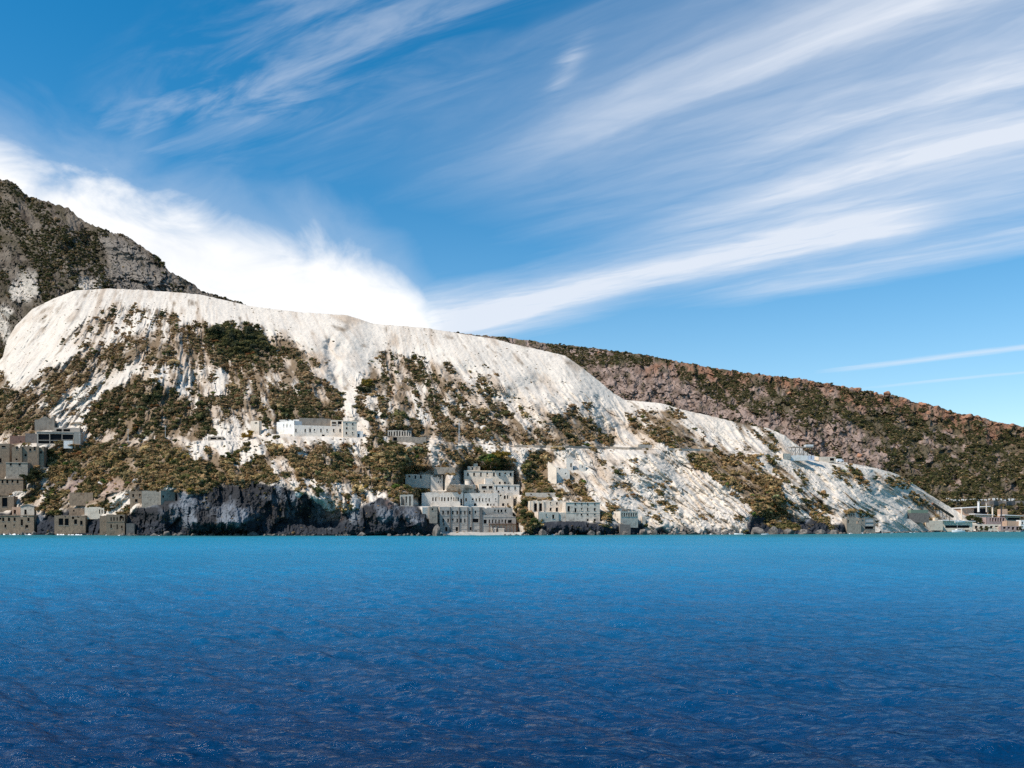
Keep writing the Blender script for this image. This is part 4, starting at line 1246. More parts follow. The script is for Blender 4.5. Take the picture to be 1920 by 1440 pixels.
def building(b):
    rn = random.Random(b['name'])
    a = R(b['rot'])
    u0, u1 = (b['px0'] - 960) / F, (b['px1'] - 960) / F
    Y = b['Y']
    X0 = u0 * Y
    ca, sa = math.cos(a), math.sin(a)
    W_ = lambda u: (u * Y - X0) / (ca - u * sa)
    Wd = W_(u1)
    zb = (YH - b['py1']) / F * Y + CZ
    H = (b['py1'] - b['py0']) * Y / F
    root = empty(b['name'], (X0, Y, zb), a)
    tag(root, b['label'], b['cat'])
    cz = lambda px, py: ((YH - py) / F * (Y + W_((px - 960) / F) * sa) + CZ - zb)
    cx = lambda px: W_((px - 960) / F)
    z_ = b['z']
    zx = lambda x: z_[0] + x / z_[2]
    zy = lambda y: z_[1] + y / z_[2]
    mat = MT[b['mat']]
    D, t = b['D'], min(0.55, b['D'] * 0.3)
    foot = b.get('foot', -2.5)
    wins = []
    for (px, py, w, h) in b['wins']:
        k = (Y + W_((px - 960) / F) * sa) / F
        x, z = cx(px), cz(px, py)
        w_, h_ = w * k * rn.uniform(.86, 1.12), h * k * rn.uniform(.88, 1.08)
        x0, x1 = max(x - w_ / 2, 0.15), min(x + w_ / 2, Wd - 0.15)
        z0, z1 = max(z - h_ / 2, 0.05), min(z + h_ / 2, H - 0.15)
        if x1 - x0 > 0.1 and z1 - z0 > 0.1:
            wins.append((x0, x1, z0, z1))
    xs = {0.0, Wd}
    n = max(1, int(Wd / (1.1 if b['ruin'] else 6)))
    if b.get('wedge'):
        n = 12
    for i in range(1, n):
        xs.add(Wd * (i + (rn.uniform(-.3, .3) if b['ruin'] else 0)) / n)
    for w in wins:
        xs.update(w[:2])
    xs = sorted(xs)
    zs = {foot, H}
    for w in wins:
        zs.update(w[2:])
    zs = sorted(zs)
    ruin = b['ruin']
    hole_top = max([w[3] for w in wins], default=0)
    tops = []
    ph = rn.uniform(0, 6)
    for i in range(len(xs) - 1):
        xm = (xs[i] + xs[i + 1]) / 2
        j = 0.0
        if ruin:
            j = ruin * max(0.0, 0.45 * math.sin(xm * 0.55 + ph) + 0.35 * math.sin(xm * 1.7 + 2 * ph) + rn.uniform(-.25, .35))
        if b.get('wedge'):
            j = H * 0.40 * (xm / Wd)
        if b.get('footfall'):
            pass
        tops.append(max(H - j, 0.4))
    wl = MB()
    for i in range(len(xs) - 1):
        xa, xb = xs[i], xs[i + 1]
        if xb - xa < 1e-4:
            continue
        for k in range(len(zs) - 1):
            za, zc_ = zs[k], zs[k + 1]
            zc_ = min(zc_, tops[i]) if k == len(zs) - 2 else min(zc_, tops[i])
            if zc_ <= za + 1e-4:
                continue
            xm, zm = (xa + xb) / 2, (za + zc_) / 2
            if any(w[0] - 1e-4 < xm < w[1] + 1e-4 and w[2] - 1e-4 < zm < w[3] + 1e-4 for w in wins):
                continue
            wl.quad((xa, 0, za), (xb, 0, za), (xb, 0, zc_), (xa, 0, zc_))
            wl.quad((xb, t, za), (xa, t, za), (xa, t, zc_), (xb, t, zc_))
        wl.quad((xa, 0, tops[i]), (xb, 0, tops[i]), (xb, t, tops[i]), (xa, t, tops[i]))
        if i and abs(tops[i] - tops[i - 1]) > 0.02:
            lo, hi = sorted((tops[i], tops[i - 1]))
            wl.quad((xa, 0, lo), (xa, t, lo), (xa, t, hi), (xa, 0, hi))
    hl, hr = tops[0], tops[-1]
    # side and back walls
    if D > 1:
        wl.box(0, t, t, D, foot, hl - 0.02)
        wl.box(Wd - t, Wd, t, D, foot, hr - 0.02)
        wl.box(t, Wd - t, D - t, D, foot, min(hl, hr) - 0.05)
    else:
        wl.quad((0, t, foot), (0, 0, foot), (0, 0, hl), (0, t, hl))
        wl.quad((Wd, 0, foot), (Wd, t, foot), (Wd, t, hr), (Wd, 0, hr))
    wo_ = wl.obj('wall', mat, root)
    # windows: deep reveals, near-black back pane painted for the unlit inside
    for q_, (x0, x1, z0, z1) in enumerate(wins):
        m_ = MB()
        d = min(0.9, D * 0.4)
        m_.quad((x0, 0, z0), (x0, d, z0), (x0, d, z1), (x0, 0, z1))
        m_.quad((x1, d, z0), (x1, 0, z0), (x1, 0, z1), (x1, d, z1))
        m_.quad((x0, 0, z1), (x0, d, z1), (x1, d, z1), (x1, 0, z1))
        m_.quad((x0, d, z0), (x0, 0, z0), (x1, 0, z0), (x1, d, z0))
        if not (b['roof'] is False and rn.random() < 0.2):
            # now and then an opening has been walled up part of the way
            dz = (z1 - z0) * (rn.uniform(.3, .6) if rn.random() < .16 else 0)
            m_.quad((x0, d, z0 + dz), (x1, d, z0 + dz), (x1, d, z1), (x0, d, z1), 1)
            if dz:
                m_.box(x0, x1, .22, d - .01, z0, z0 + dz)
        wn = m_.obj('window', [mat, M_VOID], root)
        if b['roof'] and z0 > 0.6 and (x1 - x0) * F / Y > 2.2:
            s_ = MB()
            s_.box(x0 - 0.15, x1 + 0.15, -0.12, 0.05, z0 - 0.2, z0 - 0.003)
            s_.obj('sill', M_ROOF, wn)
        if b.get('louvre') and q_ < 2:
            nl = 7
            for k in range(nl):
                xx = x0 + (x1 - x0) * (k + 0.5) / nl
                s_ = MB()
                s_.box(xx - (x1 - x0) / nl * 0.36, xx + (x1 - x0) / nl * 0.36, 0.18, 0.26, z0 + .05, z1 - .05)
                s_.obj('slat', M_LOUV, wn)
    if b['roof'] and not b.get('gable') and not b.get('hopper'):
        r_ = MB()
        r_.box(t * .5, Wd - t * .5, t * .5, D - .05, min(hl, hr) - 0.55, min(hl, hr) - 0.3)
        r_.obj('roof', M_ROOF, root)
    if b.get('gable'):
        r_ = MB()
        r_.prism([(-.3, H), (Wd / 2, H + Wd * 0.18), (Wd + .3, H), (Wd + .3, H + .2), (Wd / 2, H + Wd * .18 + .25), (-.3, H + .2)], -0.3, D)
        r_.prism([(0, H - .01), (Wd, H - .01), (Wd / 2, H + Wd * .18)], 0.02, 0.4)
        r_.obj('roof', M_ROOF, root)
    if b.get('cornice'):
        c_ = MB()
        c_.box(-.2, Wd + .2, -.22, -.003, H - .55, H - .15)
        c_.obj('cornice', mat, root)
    for x in b.get('piers', ()):
        p_ = MB()
        xx = cx(zx(x))
        p_.box(xx - .28, xx + .28, -.3, -.003, foot, H - .2)
        p_.obj('pier', MT['stone_dark'], root)
    for x in b.get('ribs', ()):
        p_ = MB()
        xx = cx(zx(x))
        p_.box(xx - .5, xx + .5, -.9, -.003, foot, H - .1)
        p_.obj('buttress', mat, root)
    for y in b.get('bands', ()):
        p_ = MB()
        zz = cz(b['px0'], zy(y))
        segs = sorted([(w[0], w[1]) for w in wins if w[2] < zz + .15 and w[3] > zz - .15])
        xa = 0.0
        for s0, s1 in segs + [(Wd, Wd)]:
            if s0 - xa > .2:
                p_.box(xa, s0, -.1, -.003, zz - .13, zz + .13)
            xa = max(xa, s1)
        p_.obj('string_course', mat, root)
    if b.get('canopy'):
        p_ = MB()
        p_.prism([(-1.5, H + .1), (Wd + 1.5, H - .5), (Wd + 1.5, H - .1), (-1.5, H + .7)] if b['name'] != 'big_hall' else
                 [(-1, H - .3), (Wd + 1, H + 1.1), (Wd + 1, H + 1.6), (-1, H + .3)], -1.6, D + .5)
        p_.obj('canopy_roof', M_WROOF, root)
    if b.get('greenroof'):
        p_ = MB()
        p_.prism([(1.5, H), (Wd - .5, H), (Wd - .8, H + 2.4), (1.8, H + 2.4)], .3, D)
        p_.obj('metal_roof', M_GROOF, root)
    if b.get('chimneybox'):
        p_ = MB()
        x0, x1 = (cx(zx(v)) for v in b['chimneybox'])
        p_.box(x0, x1, .6, 3, H - .3, H + 2.0)
        p_.obj('chimney', mat, root)
    if b.get('hopper'):
        p_ = MB()
        p_.prism([(1.0, H - .5), (Wd - .3, H - .5), (Wd, H + 2.2), (Wd - .6, H + 2.2), (Wd * .75, H + .6), (Wd * .55, H + 2.0), (Wd * .45, H + 2.0)], .5, 3.5)
        p_.obj('chute', mat, root)
    if b['name'] == 'colonnade_house':
        for x in (270, 335, 397):
            p_ = MB()
            xx = cx(zx(x))
            p_.box(xx - .45, xx + .45, -.5, -.003, 0, H)
            p_.obj('column', MT['cream'], root)
    if b['name'] == 'mill_wing':
        # steel gallery in front of the wall
        zg = cz(b['px0'], zy(975))
        x_a = cx(zx(1300))
        g_ = MB()
        g_.box(x_a, Wd + .2, -2.0, -.05, zg - .25, zg)
        g_.obj('gallery_deck', M_RUST, root)
        for k in range(9):
            xx = x_a + (Wd - x_a) * k / 8
            g_ = MB()
            g_.box(xx - .11, xx + .11, -1.95, -1.75, foot, zg - .25)
            g_.obj('post', M_RUST, root)
    return root


ROOTS = {}
for b in SP:
    ROOTS[b['name']] = building(b)

# ------------------------------------------------------------------ shrubs and trees
def leaf_mat():
    m_, T, bs = mat_new('shrub_foliage')
    at = T.new('ShaderNodeAttribute', attribute_type='INSTANCER', attribute_name='tint')
    oi = T.new('ShaderNodeObjectInfo')
    geo = T.new('ShaderNodeNewGeometry')
    n_ = T.noise(geo.outputs['Position'], 2.0, 3, 0.6)
    # single bushes carry their own colour, scattered scrub takes it from its point
    isobj = T.m('LESS_THAN', at.outputs['Fac'], 0.0001)
    base = T.mix(isobj, at.outputs['Color'], oi.outputs['Color'])
    v_ = T.m('ADD', 0.55, T.m('MULTIPLY', n_, 0.9))
    T.l.new(T.mix(1.0, base, T.comb(v_, v_, v_), 'MULTIPLY'), bs.inputs['Base Color'])
    bs.inputs['Roughness'].default_value = 0.85
    bs.inputs['Specular IOR Level'].default_value = 0.1
    tr = T.new('ShaderNodeBsdfTranslucent')
    lk = bs.inputs['Base Color'].links[0].from_socket
    T.l.new(lk, tr.inputs[0])
    mx = T.new('ShaderNodeMixShader')
    mx.inputs[0].default_value = 0.3
    out = next(n for n in T.n if n.type == 'OUTPUT_MATERIAL')
    T.l.new(bs.outputs[0], mx.inputs[1])
    T.l.new(tr.outputs[0], mx.inputs[2])
    T.l.new(mx.outputs[0], out.inputs[0])
    return m_


M_LEAF = leaf_mat()
M_BARK = flat_mat('bark', (.10, .07, .05), .9, .05, .5, 4)


def shrub_mesh(name, seed, flat=0.75, leaves=110, lumps=7, spread=0.62):
    """many small leaf faces over a few lumps; unit radius, base at z=0"""
    rg = np.random.default_rng(seed)
    cen = np.stack([rg.normal(0, spread * .5, lumps), rg.normal(0, spread * .5, lumps), rg.uniform(.15, .75, lumps) * flat], -1)
    rad = rg.uniform(.28, .52, lumps)
    V, Fc = [], []
    bm = bmesh.new()
    for c, r_ in zip(cen, rad):
        res = bmesh.ops.create_icosphere(bm, subdivisions=1, radius=1.0)
        for v in res['verts']:
            k = r_ * (0.62 + rg.uniform(0, .35))
            v.co = Vector((c[0] + v.co.x * k, c[1] + v.co.y * k, max(c[2] + v.co.z * k * flat, -.15)))
    for _ in range(leaves):
        i = rg.integers(lumps)
        d = rg.normal(0, 1, 3)
        d /= np.linalg.norm(d)
        if d[2] < -.3:
            d[2] *= -1
        pc = cen[i] + d * rad[i] * rg.uniform(.75, 1.12) * np.array([1, 1, flat])
        if pc[2] < -.05:
            continue
        s_ = rg.uniform(.10, .20)
        t1 = rg.normal(0, 1, 3)
        t1 /= np.linalg.norm(t1)
        t2 = np.cross(d + .6 * rg.normal(0, 1, 3), t1)
        t2 /= max(np.linalg.norm(t2), 1e-3)
        vs_ = [bm.verts.new(Vector(pc + t1 * s_ * a_ + t2 * s_ * b_)) for a_, b_ in ((-1, -.6), (.9, -.5), (.1, 1.1))]
        bm.faces.new(vs_)
    me = bpy.data.meshes.new(name)
    bm.to_mesh(me)
    bm.free()
    me.materials.append(M_LEAF)
    return me


SHRUBS = [shrub_mesh('scrub_bush_%s' % k, 20 + i, fl_, lv) for i, (k, fl_, lv) in enumerate((('a', .7, 120), ('b', .85, 110), ('c', .6, 130), ('d', .95, 110), ('e', .5, 100)))]
proto = bpy.data.collections.new('scrub_prototypes')
for me in SHRUBS:
    proto.objects.link(bpy.data.objects.new(me.name, me))

PAL_BROWN = 3.1 * np.array([(.105, .066, .034), (.085, .058, .030), (.13, .085, .045), (.07, .052, .026), (.16, .115, .06)], np.float32)
PAL_GREEN = 1.8 * np.array([(.042, .044, .018), (.060, .058, .022), (.038, .038, .018), (.080, .072, .028), (.070, .058, .024)], np.float32)
PAL_BRIGHT = np.array([(.11, .15, .035), (.20, .14, .03), (.26, .12, .045), (.30, .30, .16)], np.float32)


def colours(n, g, rg, bright=0.02):
    pick = rg.random(n) < g
    c_ = np.where(pick[:, None], PAL_GREEN[rg.integers(5, size=n)], PAL_BROWN[rg.integers(5, size=n)])
    br_ = rg.random(n) < bright
    c_ = np.where(br_[:, None], PAL_BRIGHT[rg.integers(4, size=n)], c_)
    return c_ * rg.uniform(.75, 1.25, (n, 1))


def scatter(N, PX, PY, P, denf, rg, flowf, x0, x1, y0, y1, cscale=(13, 22), low=.02):
    px = rg.uniform(x0, x1, N)
    py = rg.uniform(y0, y1, N)
    c = (px - PX[0, 0]) / (PX[0, 1] - PX[0, 0])
    ci = np.clip(c.astype(int), 0, PX.shape[1] - 1)
    ok = (py < PY[0, ci] - 4) & (py > PY[-1, ci] + 0.5)
    px, py = px[ok], py[ok]
    d = denf(px, py)
    n_ = fbm(flowf(px, py) / cscale[0], py / cscale[1], 4, 3) * .85
    v = np.minimum(d, .9) * .80 + n_ - .43
    pr = np.where(d > .09, np.clip(v * 3.2, 0, 1) + .02, low + .12 * np.clip(n_ - .25, 0, 1))
    pr = np.where(d < .028, pr * .25, pr)
    k = rg.random(len(px)) < pr
    return px[k], py[k], d[k]


rgv = np.random.default_rng(77)
wxf = lambda x, y: x + 14 * fbm(x / 40, y / 40, 4, 1)
wyf = lambda x, y: y + 9 * fbm(x / 40, y / 40, 4, 5)
KEEP = np.ones((MH, MW), np.float32)
for b in SP:
    if b['layer'] == 1:
        KEEP[inpoly([(b['px0'] - 2, b['py0'] + 2), (b['px1'] + 2, b['py0'] + 2), (b['px1'] + 2, b['py1'] - 2), (b['px0'] - 2, b['py1'] - 2)])] = 0


def d1f(x, y):
    return smp(DEN, wxf(x, y), wyf(x, y))


bx_, by_, bd_ = scatter(380000, PX1, PY1, P1, d1f, rgv, flow, -200, 1850, 540, 1000)
k = smp(KEEP, bx_, by_) > .6
bx_, by_, bd_ = bx_[k], by_[k], bd_[k]
pos1 = grid_at(PX1, PY1, P1, bx_, by_)
g_1 = smp(GRN, bx_, by_)
col1 = colours(len(bx_), np.clip(g_1 + .25 * fbm(bx_ / 60, by_ / 50, 2, 5), 0, 1), rgv, .05)
low_ = np.clip((by_ - 800) / 60, 0, 1)[:, None]
col1 = col1 * (1 + low_ * np.array([.10, .10, .0]))
siz1 = np.exp(rgv.normal(0, .42, len(bx_))) * (0.68 + .30 * np.clip(bd_, 0, 1)) * np.where(bd_ < .1, .5, 1.0)
siz1 *= 1 + .7 * smp(blur((GRN > .8).astype(np.float32), 3), bx_, by_)


def d2f(x, y):
    return np.clip(.66 - .60 * smp(bare2, x + 12 * fbm(x / 35, y / 35, 4, 1), y + 9 * fbm(x / 35, y / 35, 4, 5)), .05, 1)


cx_, cy_, cd_ = scatter(60000, PX2, PY2, P2, d2f, rgv, lambda x, y: x - (y - 450) * .55, -200, 560, 300, 720, (26, 34))
pos2 = grid_at(PX2, PY2, P2, cx_, cy_)
col2 = colours(len(cx_), np.full(len(cx_), .82), rgv, 0) * .85
siz2 = np.exp(rgv.normal(0, .35, len(cx_))) * 1.2


def d3f(x, y):
    return grid_at(PX3, PY3, den3, x, y)


ex_, ey_, ed_ = scatter(330000, PX3, PY3, P3, d3f, rgv, lambda x, y: x - (y - 760) * .45, 780, 2150, 600, 990, (17, 15))
ed0 = grid_at(PX3, PY3, Y3, ex_, ey_)
pos3 = grid_at(PX3, PY3, P3, ex_, ey_)
# not through the harbour roofs
k = np.ones(len(ex_), bool)
for b in SP:
    if b['layer'] == 3:
        k &= ~((ex_ > b['px0'] - 3) & (ex_ < b['px1'] + 3) & (np.abs(pos3[:, 1] - b['Y'] - b['D'] / 2) < b['D'] / 2 + 4))
ex_, ey_, pos3 = ex_[k], ey_[k], pos3[k]
hidden = (ey_ > lin(ex_, RIDGE1) + 12) & (ex_ < 1730)
ex_, ey_, pos3 = ex_[~hidden], ey_[~hidden], pos3[~hidden]
col3 = colours(len(ex_), np.full(len(ex_), .86), rgv, .004)
siz3 = np.exp(rgv.normal(0, .34, len(ex_))) * .92

# the bushes that stand out singly become things of their own, the rest is ground cover
vis = (bx_ > 4) & (bx_ < 1916)
score = siz1 * F / pos1[:, 1] * (1 + .9 * (bd_ < .45)) * (1 + .5 * (by_ < 900)) * vis
order = np.argsort(-score)
solo = order[:290]
PLACES = [
    (lambda x, y: y < 600 and x < 250, 'on the white dome under the left peak', 'dome'),
    (lambda x, y: y < 640 and x < 370, 'on the white brow below the dome', 'brow'),
    (lambda x, y: y < 690 and 370 <= x < 560, 'beside the dark grove high on the left', 'grove'),
    (lambda x, y: y < 700 and x < 380, 'on the dry brown slope under the white brow', 'dry slope'),
    (lambda x, y: y < 720 and x < 660, 'between the grove and the bare gully', 'ribs'),
    (lambda x, y: x < 150 and y < 830, 'above the concrete frame building', 'frame building'),
    (lambda x, y: x < 430 and y < 830, 'on the mound left of the square tower', 'mound'),
    (lambda x, y: x < 690 and y < 785, 'just above the hillside factory', 'above factory'),
    (lambda x, y: x < 700 and y < 870, 'just below the hillside factory', 'below factory'),
    (lambda x, y: x < 800 and y < 740, 'on the crown of the central white hump', 'hump crown'),
    (lambda x, y: x < 800 and y < 830, 'at the hump foot near the column ruin', 'hump foot'),
    (lambda x, y: x < 960 and y < 760, 'on the right flank of the central hump', 'hump flank'),
    (lambda x, y: x < 960 and y < 850, 'above the road behind the tall mill block', 'road mill'),
    (lambda x, y: x < 1150 and y < 740, 'on the wide bare slope under the skyline', 'skyline'),
    (lambda x, y: x < 1150 and y < 850, 'above the road left of the bare chute', 'road chute'),
    (lambda x, y: x < 1340 and y < 850, 'on the bluff above the road hut', 'hut bluff'),
    (lambda x, y: y < 862, 'near the quarry road containers', 'containers'),
    (lambda x, y: x < 100, 'between the ruined houses at the left edge', 'left ruins'),
    (lambda x, y: x < 330, 'above the cliff-top cottage and barn', 'cliff cottage'),
    (lambda x, y: x < 560, 'on the brink of the dark sea cliff', 'cliff brink'),
    (lambda x, y: x < 770, 'between the white bluff and the hillside ruin', 'white bluff'),
    (lambda x, y: x < 985, 'around the tiers of the ruined mill', 'mill tiers'),
    (lambda x, y: x < 1130, 'around the colonnade house and wedge ruin', 'colonnade'),
    (lambda x, y: x < 1290, 'on the white ribs right of the pillared house', 'pillared house'),
    (lambda x, y: x < 1440, 'in the brown diagonal band below the road', 'diagonal band'),
    (lambda x, y: True, 'on the ribbed slope under the containers', 'ribbed slope'),
]


def look(c, s_):
    r_, g_, b_ = c
    hue = 'dark green' if g_ > r_ * .92 and r_ < .09 else 'olive' if g_ > r_ * .82 else 'rusty brown' if r_ > .2 else 'brown'
    return ('big ' if s_ > 1.9 else 'small ' if s_ < 1.25 else 'mid-sized ') + hue


def place_of(i):
    return next(k for k, pl in enumerate(PLACES) if pl[0](bx_[i], by_[i]))


WHERE = {}
for i in solo:
    WHERE.setdefault(place_of(i), []).append(float(bx_[i]))
for n_, i in enumerate(solo):
    o = bpy.data.objects.new('scrub_bush', SHRUBS[n_ % 5])
    COL.objects.link(o)
    s_ = float(siz1[i]) * 1.25
    o.location = Vector(pos1[i]) - Vector((0, 0, .15 * s_))
    o.scale = (s_ * rgv.uniform(.9, 1.3), s_ * rgv.uniform(.9, 1.2), s_ * rgv.uniform(.8, 1.1))
    o.rotation_euler = (0, 0, rgv.uniform(0, 6.28))
    o.color = (*[float(v) for v in col1[i]], 1)
    k_ = place_of(i)
    f_, where, gp = PLACES[k_]
    xs_ = sorted(WHERE[k_])
    t_ = xs_.index(float(bx_[i])) / max(len(xs_) - 1, 1)
    side = ', far left' if t_ < .25 else ', mid-left' if t_ < .5 else ', mid-right' if t_ < .75 else ', far right'
    tag(o, '%s bush %s%s' % (look(col1[i], s_), where, side if len(xs_) > 5 else ''), 'bush', 'bushes, ' + gp)
rest = np.ones(len(bx_), bool)
rest[solo] = False


def cover(name, pos, siz, col, rg):
    n = len(pos)
    me = bpy.data.meshes.new(name)
    me.vertices.add(n)
    me.vertices.foreach_set('co', pos.astype(np.float32).ravel())
    a = me.attributes.new('size', 'FLOAT_VECTOR', 'POINT')
    sv = siz[:, None] * rg.uniform(.85, 1.25, (n, 3)) * np.array([1, 1, .95])
    a.data.foreach_set('vector', sv.astype(np.float32).ravel())
    a = me.attributes.new('turn', 'FLOAT_VECTOR', 'POINT')
    tv_ = np.zeros((n, 3), np.float32)
    tv_[:, 2] = rg.uniform(0, 6.28, n)
    tv_[:, 0] = rg.normal(.12, .12, n)
    a.data.foreach_set('vector', tv_.ravel())
    a = me.attributes.new('which', 'INT', 'POINT')
    a.data.foreach_set('value', rg.integers(0, 5, n).astype(np.int32))
    a = me.attributes.new('tint', 'FLOAT_COLOR', 'POINT')
    cc = np.ones((n, 4), np.float32)
    cc[:, :3] = col
    a.data.foreach_set('color', cc.ravel())
    me.update()
    o = bpy.data.objects.new(name, me)
    COL.objects.link(o)
    ng = bpy.data.node_groups.new(name + '_nodes', 'GeometryNodeTree')
    ng.interface.new_socket('Geometry', in_out='INPUT', socket_type='NodeSocketGeometry')
    ng.interface.new_socket('Geometry', in_out='OUTPUT', socket_type='NodeSocketGeometry')
    N = ng.nodes
    L = ng.links
    gi = N.new('NodeGroupInput')
    go = N.new('NodeGroupOutput')
    mp = N.new('GeometryNodeMeshToPoints')
    iop = N.new('GeometryNodeInstanceOnPoints')
    ci = N.new('GeometryNodeCollectionInfo')
    ci.inputs[0].default_value = proto
    ci.inputs['Separate Children'].default_value = True
    ci.inputs['Reset Children'].default_value = True

    def na(nm, typ):
        x = N.new('GeometryNodeInputNamedAttribute')
        x.data_type = typ
        x.inputs[0].default_value = nm
        return x.outputs[0]
    L.new(gi.outputs[0], mp.inputs[0])
    L.new(mp.outputs[0], iop.inputs['Points'])
    L.new(ci.outputs[0], iop.inputs['Instance'])
    iop.inputs['Pick Instance'].default_value = True
    L.new(na('which', 'INT'), iop.inputs['Instance Index'])
    er = N.new('FunctionNodeEulerToRotation')
    L.new(na('turn', 'FLOAT_VECTOR'), er.inputs[0])
    L.new(er.outputs[0], iop.inputs['Rotation'])
    L.new(na('size', 'FLOAT_VECTOR'), iop.inputs['Scale'])
    L.new(iop.outputs[0], go.inputs[0])
    md = o.modifiers.new('scatter', 'NODES')
    md.node_group = ng
    o['kind'] = 'stuff'
    return o


cover('maquis_scrub', pos1[rest] - np.array([0, 0, .2]), siz1[rest], col1[rest], rgv)
cover('peak_scrub', pos2 - np.array([0, 0, .2]), siz2, col2, rgv)
cover('ridge_scrub', pos3 - np.array([0, 0, .2]), siz3, col3, rgv)

# ------------------------------------------------------------------ trees
def ground(px, py, layer=1):
    g = {1: (PX1, PY1, P1), 2: (PX2, PY2, P2), 3: (PX3, PY3, P3)}[layer]
    return Vector(grid_at(*g, [px], [py])[0])


def crown_mesh(name, seed, tall=1.0, leaves=420, lumps=16):
    rg = np.random.default_rng(seed)
    bm = bmesh.new()
    cen = np.stack([rg.normal(0, .38, lumps), rg.normal(0, .38, lumps), rg.uniform(.0, 1.0, lumps) * tall], -1)
    cen[:, :2] *= (1.15 - .45 * np.abs(cen[:, 2:3] / tall - .35))
    rad = rg.uniform(.2, .42, lumps)
    for c, r_ in zip(cen, rad):
        res = bmesh.ops.create_icosphere(bm, subdivisions=1, radius=1.0)
        for v in res['verts']:
            v.co = Vector(c) + v.co * (r_ * (0.45 + rg.uniform(0, .4)))
    for _ in range(leaves):
        i = rg.integers(lumps)
        d = rg.normal(0, 1, 3)
        d /= np.linalg.norm(d)
        pc = cen[i] + d * rad[i] * rg.uniform(.7, 1.2)
        s_ = rg.uniform(.05, .11)
        t1 = rg.normal(0, 1, 3)
        t1 /= np.linalg.norm(t1)
        t2 = np.cross(d + .6 * rg.normal(0, 1, 3), t1)
        t2 /= max(np.linalg.norm(t2), 1e-3)
        bm.faces.new([bm.verts.new(Vector(pc + t1 * s_ * a_ + t2 * s_ * b_)) for a_, b_ in ((-1, -.6), (.9, -.5), (.1, 1.1))])
    me = bpy.data.meshes.new(name)
    bm.to_mesh(me)
    bm.free()
    me.materials.append(M_LEAF)
    return me


CROWNS = [crown_mesh('tree_crown', 90 + i, t_) for i, t_ in enumerate((.9, 1.25, 1.05))]
tm = MB()
tm.bar((0, 0, -1.2), (.05, .02, .55), .10, 7, .06)
tm.bar((.05, .02, .45), (.35, .1, 1.0), .05, 5, .02)
tm.bar((.05, .02, .5), (-.3, .15, 1.1), .05, 5, .02)
tm.bar((.05, .02, .4), (.0, -.3, .95), .045, 5, .02)
t0 = tm.obj('trunk', M_BARK)
TRUNK = t0.data
bpy.data.objects.remove(t0)


def tree(px, py, h_px, col, label, group=None, layer=1, i=0, wide=1.0):
    p_ = ground(px, py, layer)
    s_ = h_px * p_.y / F / 2.0
    r_ = empty('tree', p_, random.Random(int(px * 7 + py)).uniform(0, 6))
    tag(r_, label, 'tree', group)
    t_ = bpy.data.objects.new('trunk', TRUNK)
    c_ = bpy.data.objects.new('crown', CROWNS[i % 3])
    for o in (t_, c_):
        COL.objects.link(o)
        o.parent = r_
    t_.scale = (s_, s_, s_ * .8)
    c_.scale = (s_ * 1.15 * wide, s_ * 1.15 * wide, s_)
    c_.location = (0, 0, s_ * .45)
    c_.color = (*col, 1)
    return r_


GREY = (.055, .062, .036)
for i, (x, y, h) in enumerate(((404, 640, 15), (418, 632, 18), (432, 640, 19), (446, 634, 20), (458, 645, 18), (470, 632, 22), (478, 640, 20), (489, 650, 18), (440, 655, 18),
                               (455, 664, 18), (472, 662, 18), (486, 668, 16), (425, 652, 16), (500, 662, 14), (412, 620, 12))):
    tree(x, y, h, GREY if i % 3 else (.075, .075, .03), 'grey-green tree in the dark grove high on the left slope' if i != 5 else 'tallest round-topped tree standing out of the high dark grove',
         'trees of the high grove' if i != 5 else None, 1, i)
for x, y, h, c_, lb, w_ in (
        (468, 824, 22, (.27, .165, .03), 'bushy ochre-yellow tree beside the narrow square tower', 1.25),
        (427, 862, 14, (.07, .10, .03), 'small rounded green tree on the pale spoil heap', 1.0),
        (375, 614, 10, (.22, .15, .04), 'ochre bush-like tree at the left end of the high grove', 1.6),
        (355, 618, 9, (.20, .13, .04), 'low ochre tree left of the high grove', 1.6),
        (920, 868, 20, (.10, .15, .035), 'bright green broad tree above the tall mill block', 1.2),
        (905, 866, 14, (.08, .13, .035), 'bright green small tree left of the broad green one', 1.2),
        (936, 858, 18, (.23, .135, .035), 'rust-ochre tree right of the broad green one', 1.2),
        (945, 874, 13, (.22, .26, .11), 'pale green bush-like tree above the right end of the tall block', 1.3),
        (60, 905, 30, (.045, .05, .022), 'large dark tree between the ruined houses at left', 1.1),
        (52, 885, 22, (.05, .055, .02), 'dark tree below the plain grey block', 1.1),
        (98, 860, 22, (.06, .062, .022), 'dark olive tree right of the plain grey block', 1.1),
        (48, 945, 18, (.05, .05, .022), 'dark tree behind the white cottage', 1.1),
        (113, 836, 12, (.26, .20, .09), 'straw-coloured shrub tree below the frame building', 1.4),
        (147, 855, 10, (.30, .13, .05), 'rusty orange shrub tree on the slope right of the frame building', 1.5),
        (984, 975, 26, (.05, .055, .02), 'dark tree in the gap right of the beach mill', 1.1),
        (985, 952, 18, (.06, .062, .022), 'olive tree above the gap right of the beach mill', 1.1),
        (1004, 985, 17, (.10, .12, .04), 'green tree under the cream terrace house', 1.3),
        (1145, 970, 12, (.06, .075, .025), 'dark round tree beside the pillared house', 1.4),
        (1640, 900, 10, (.04, .06, .02), 'dark green tree under the quarry road end', 1.6),
        (768, 806, 11, (.27, .15, .06), 'rusty shrub tree on the column ruin', 1.3),
        (1590, 983, 13, (.07, .075, .025), 'olive tree left of the stone quay ruin', 1.4)):
    tree(x, y, h, c_, lb, None, 1, int(x), w_)

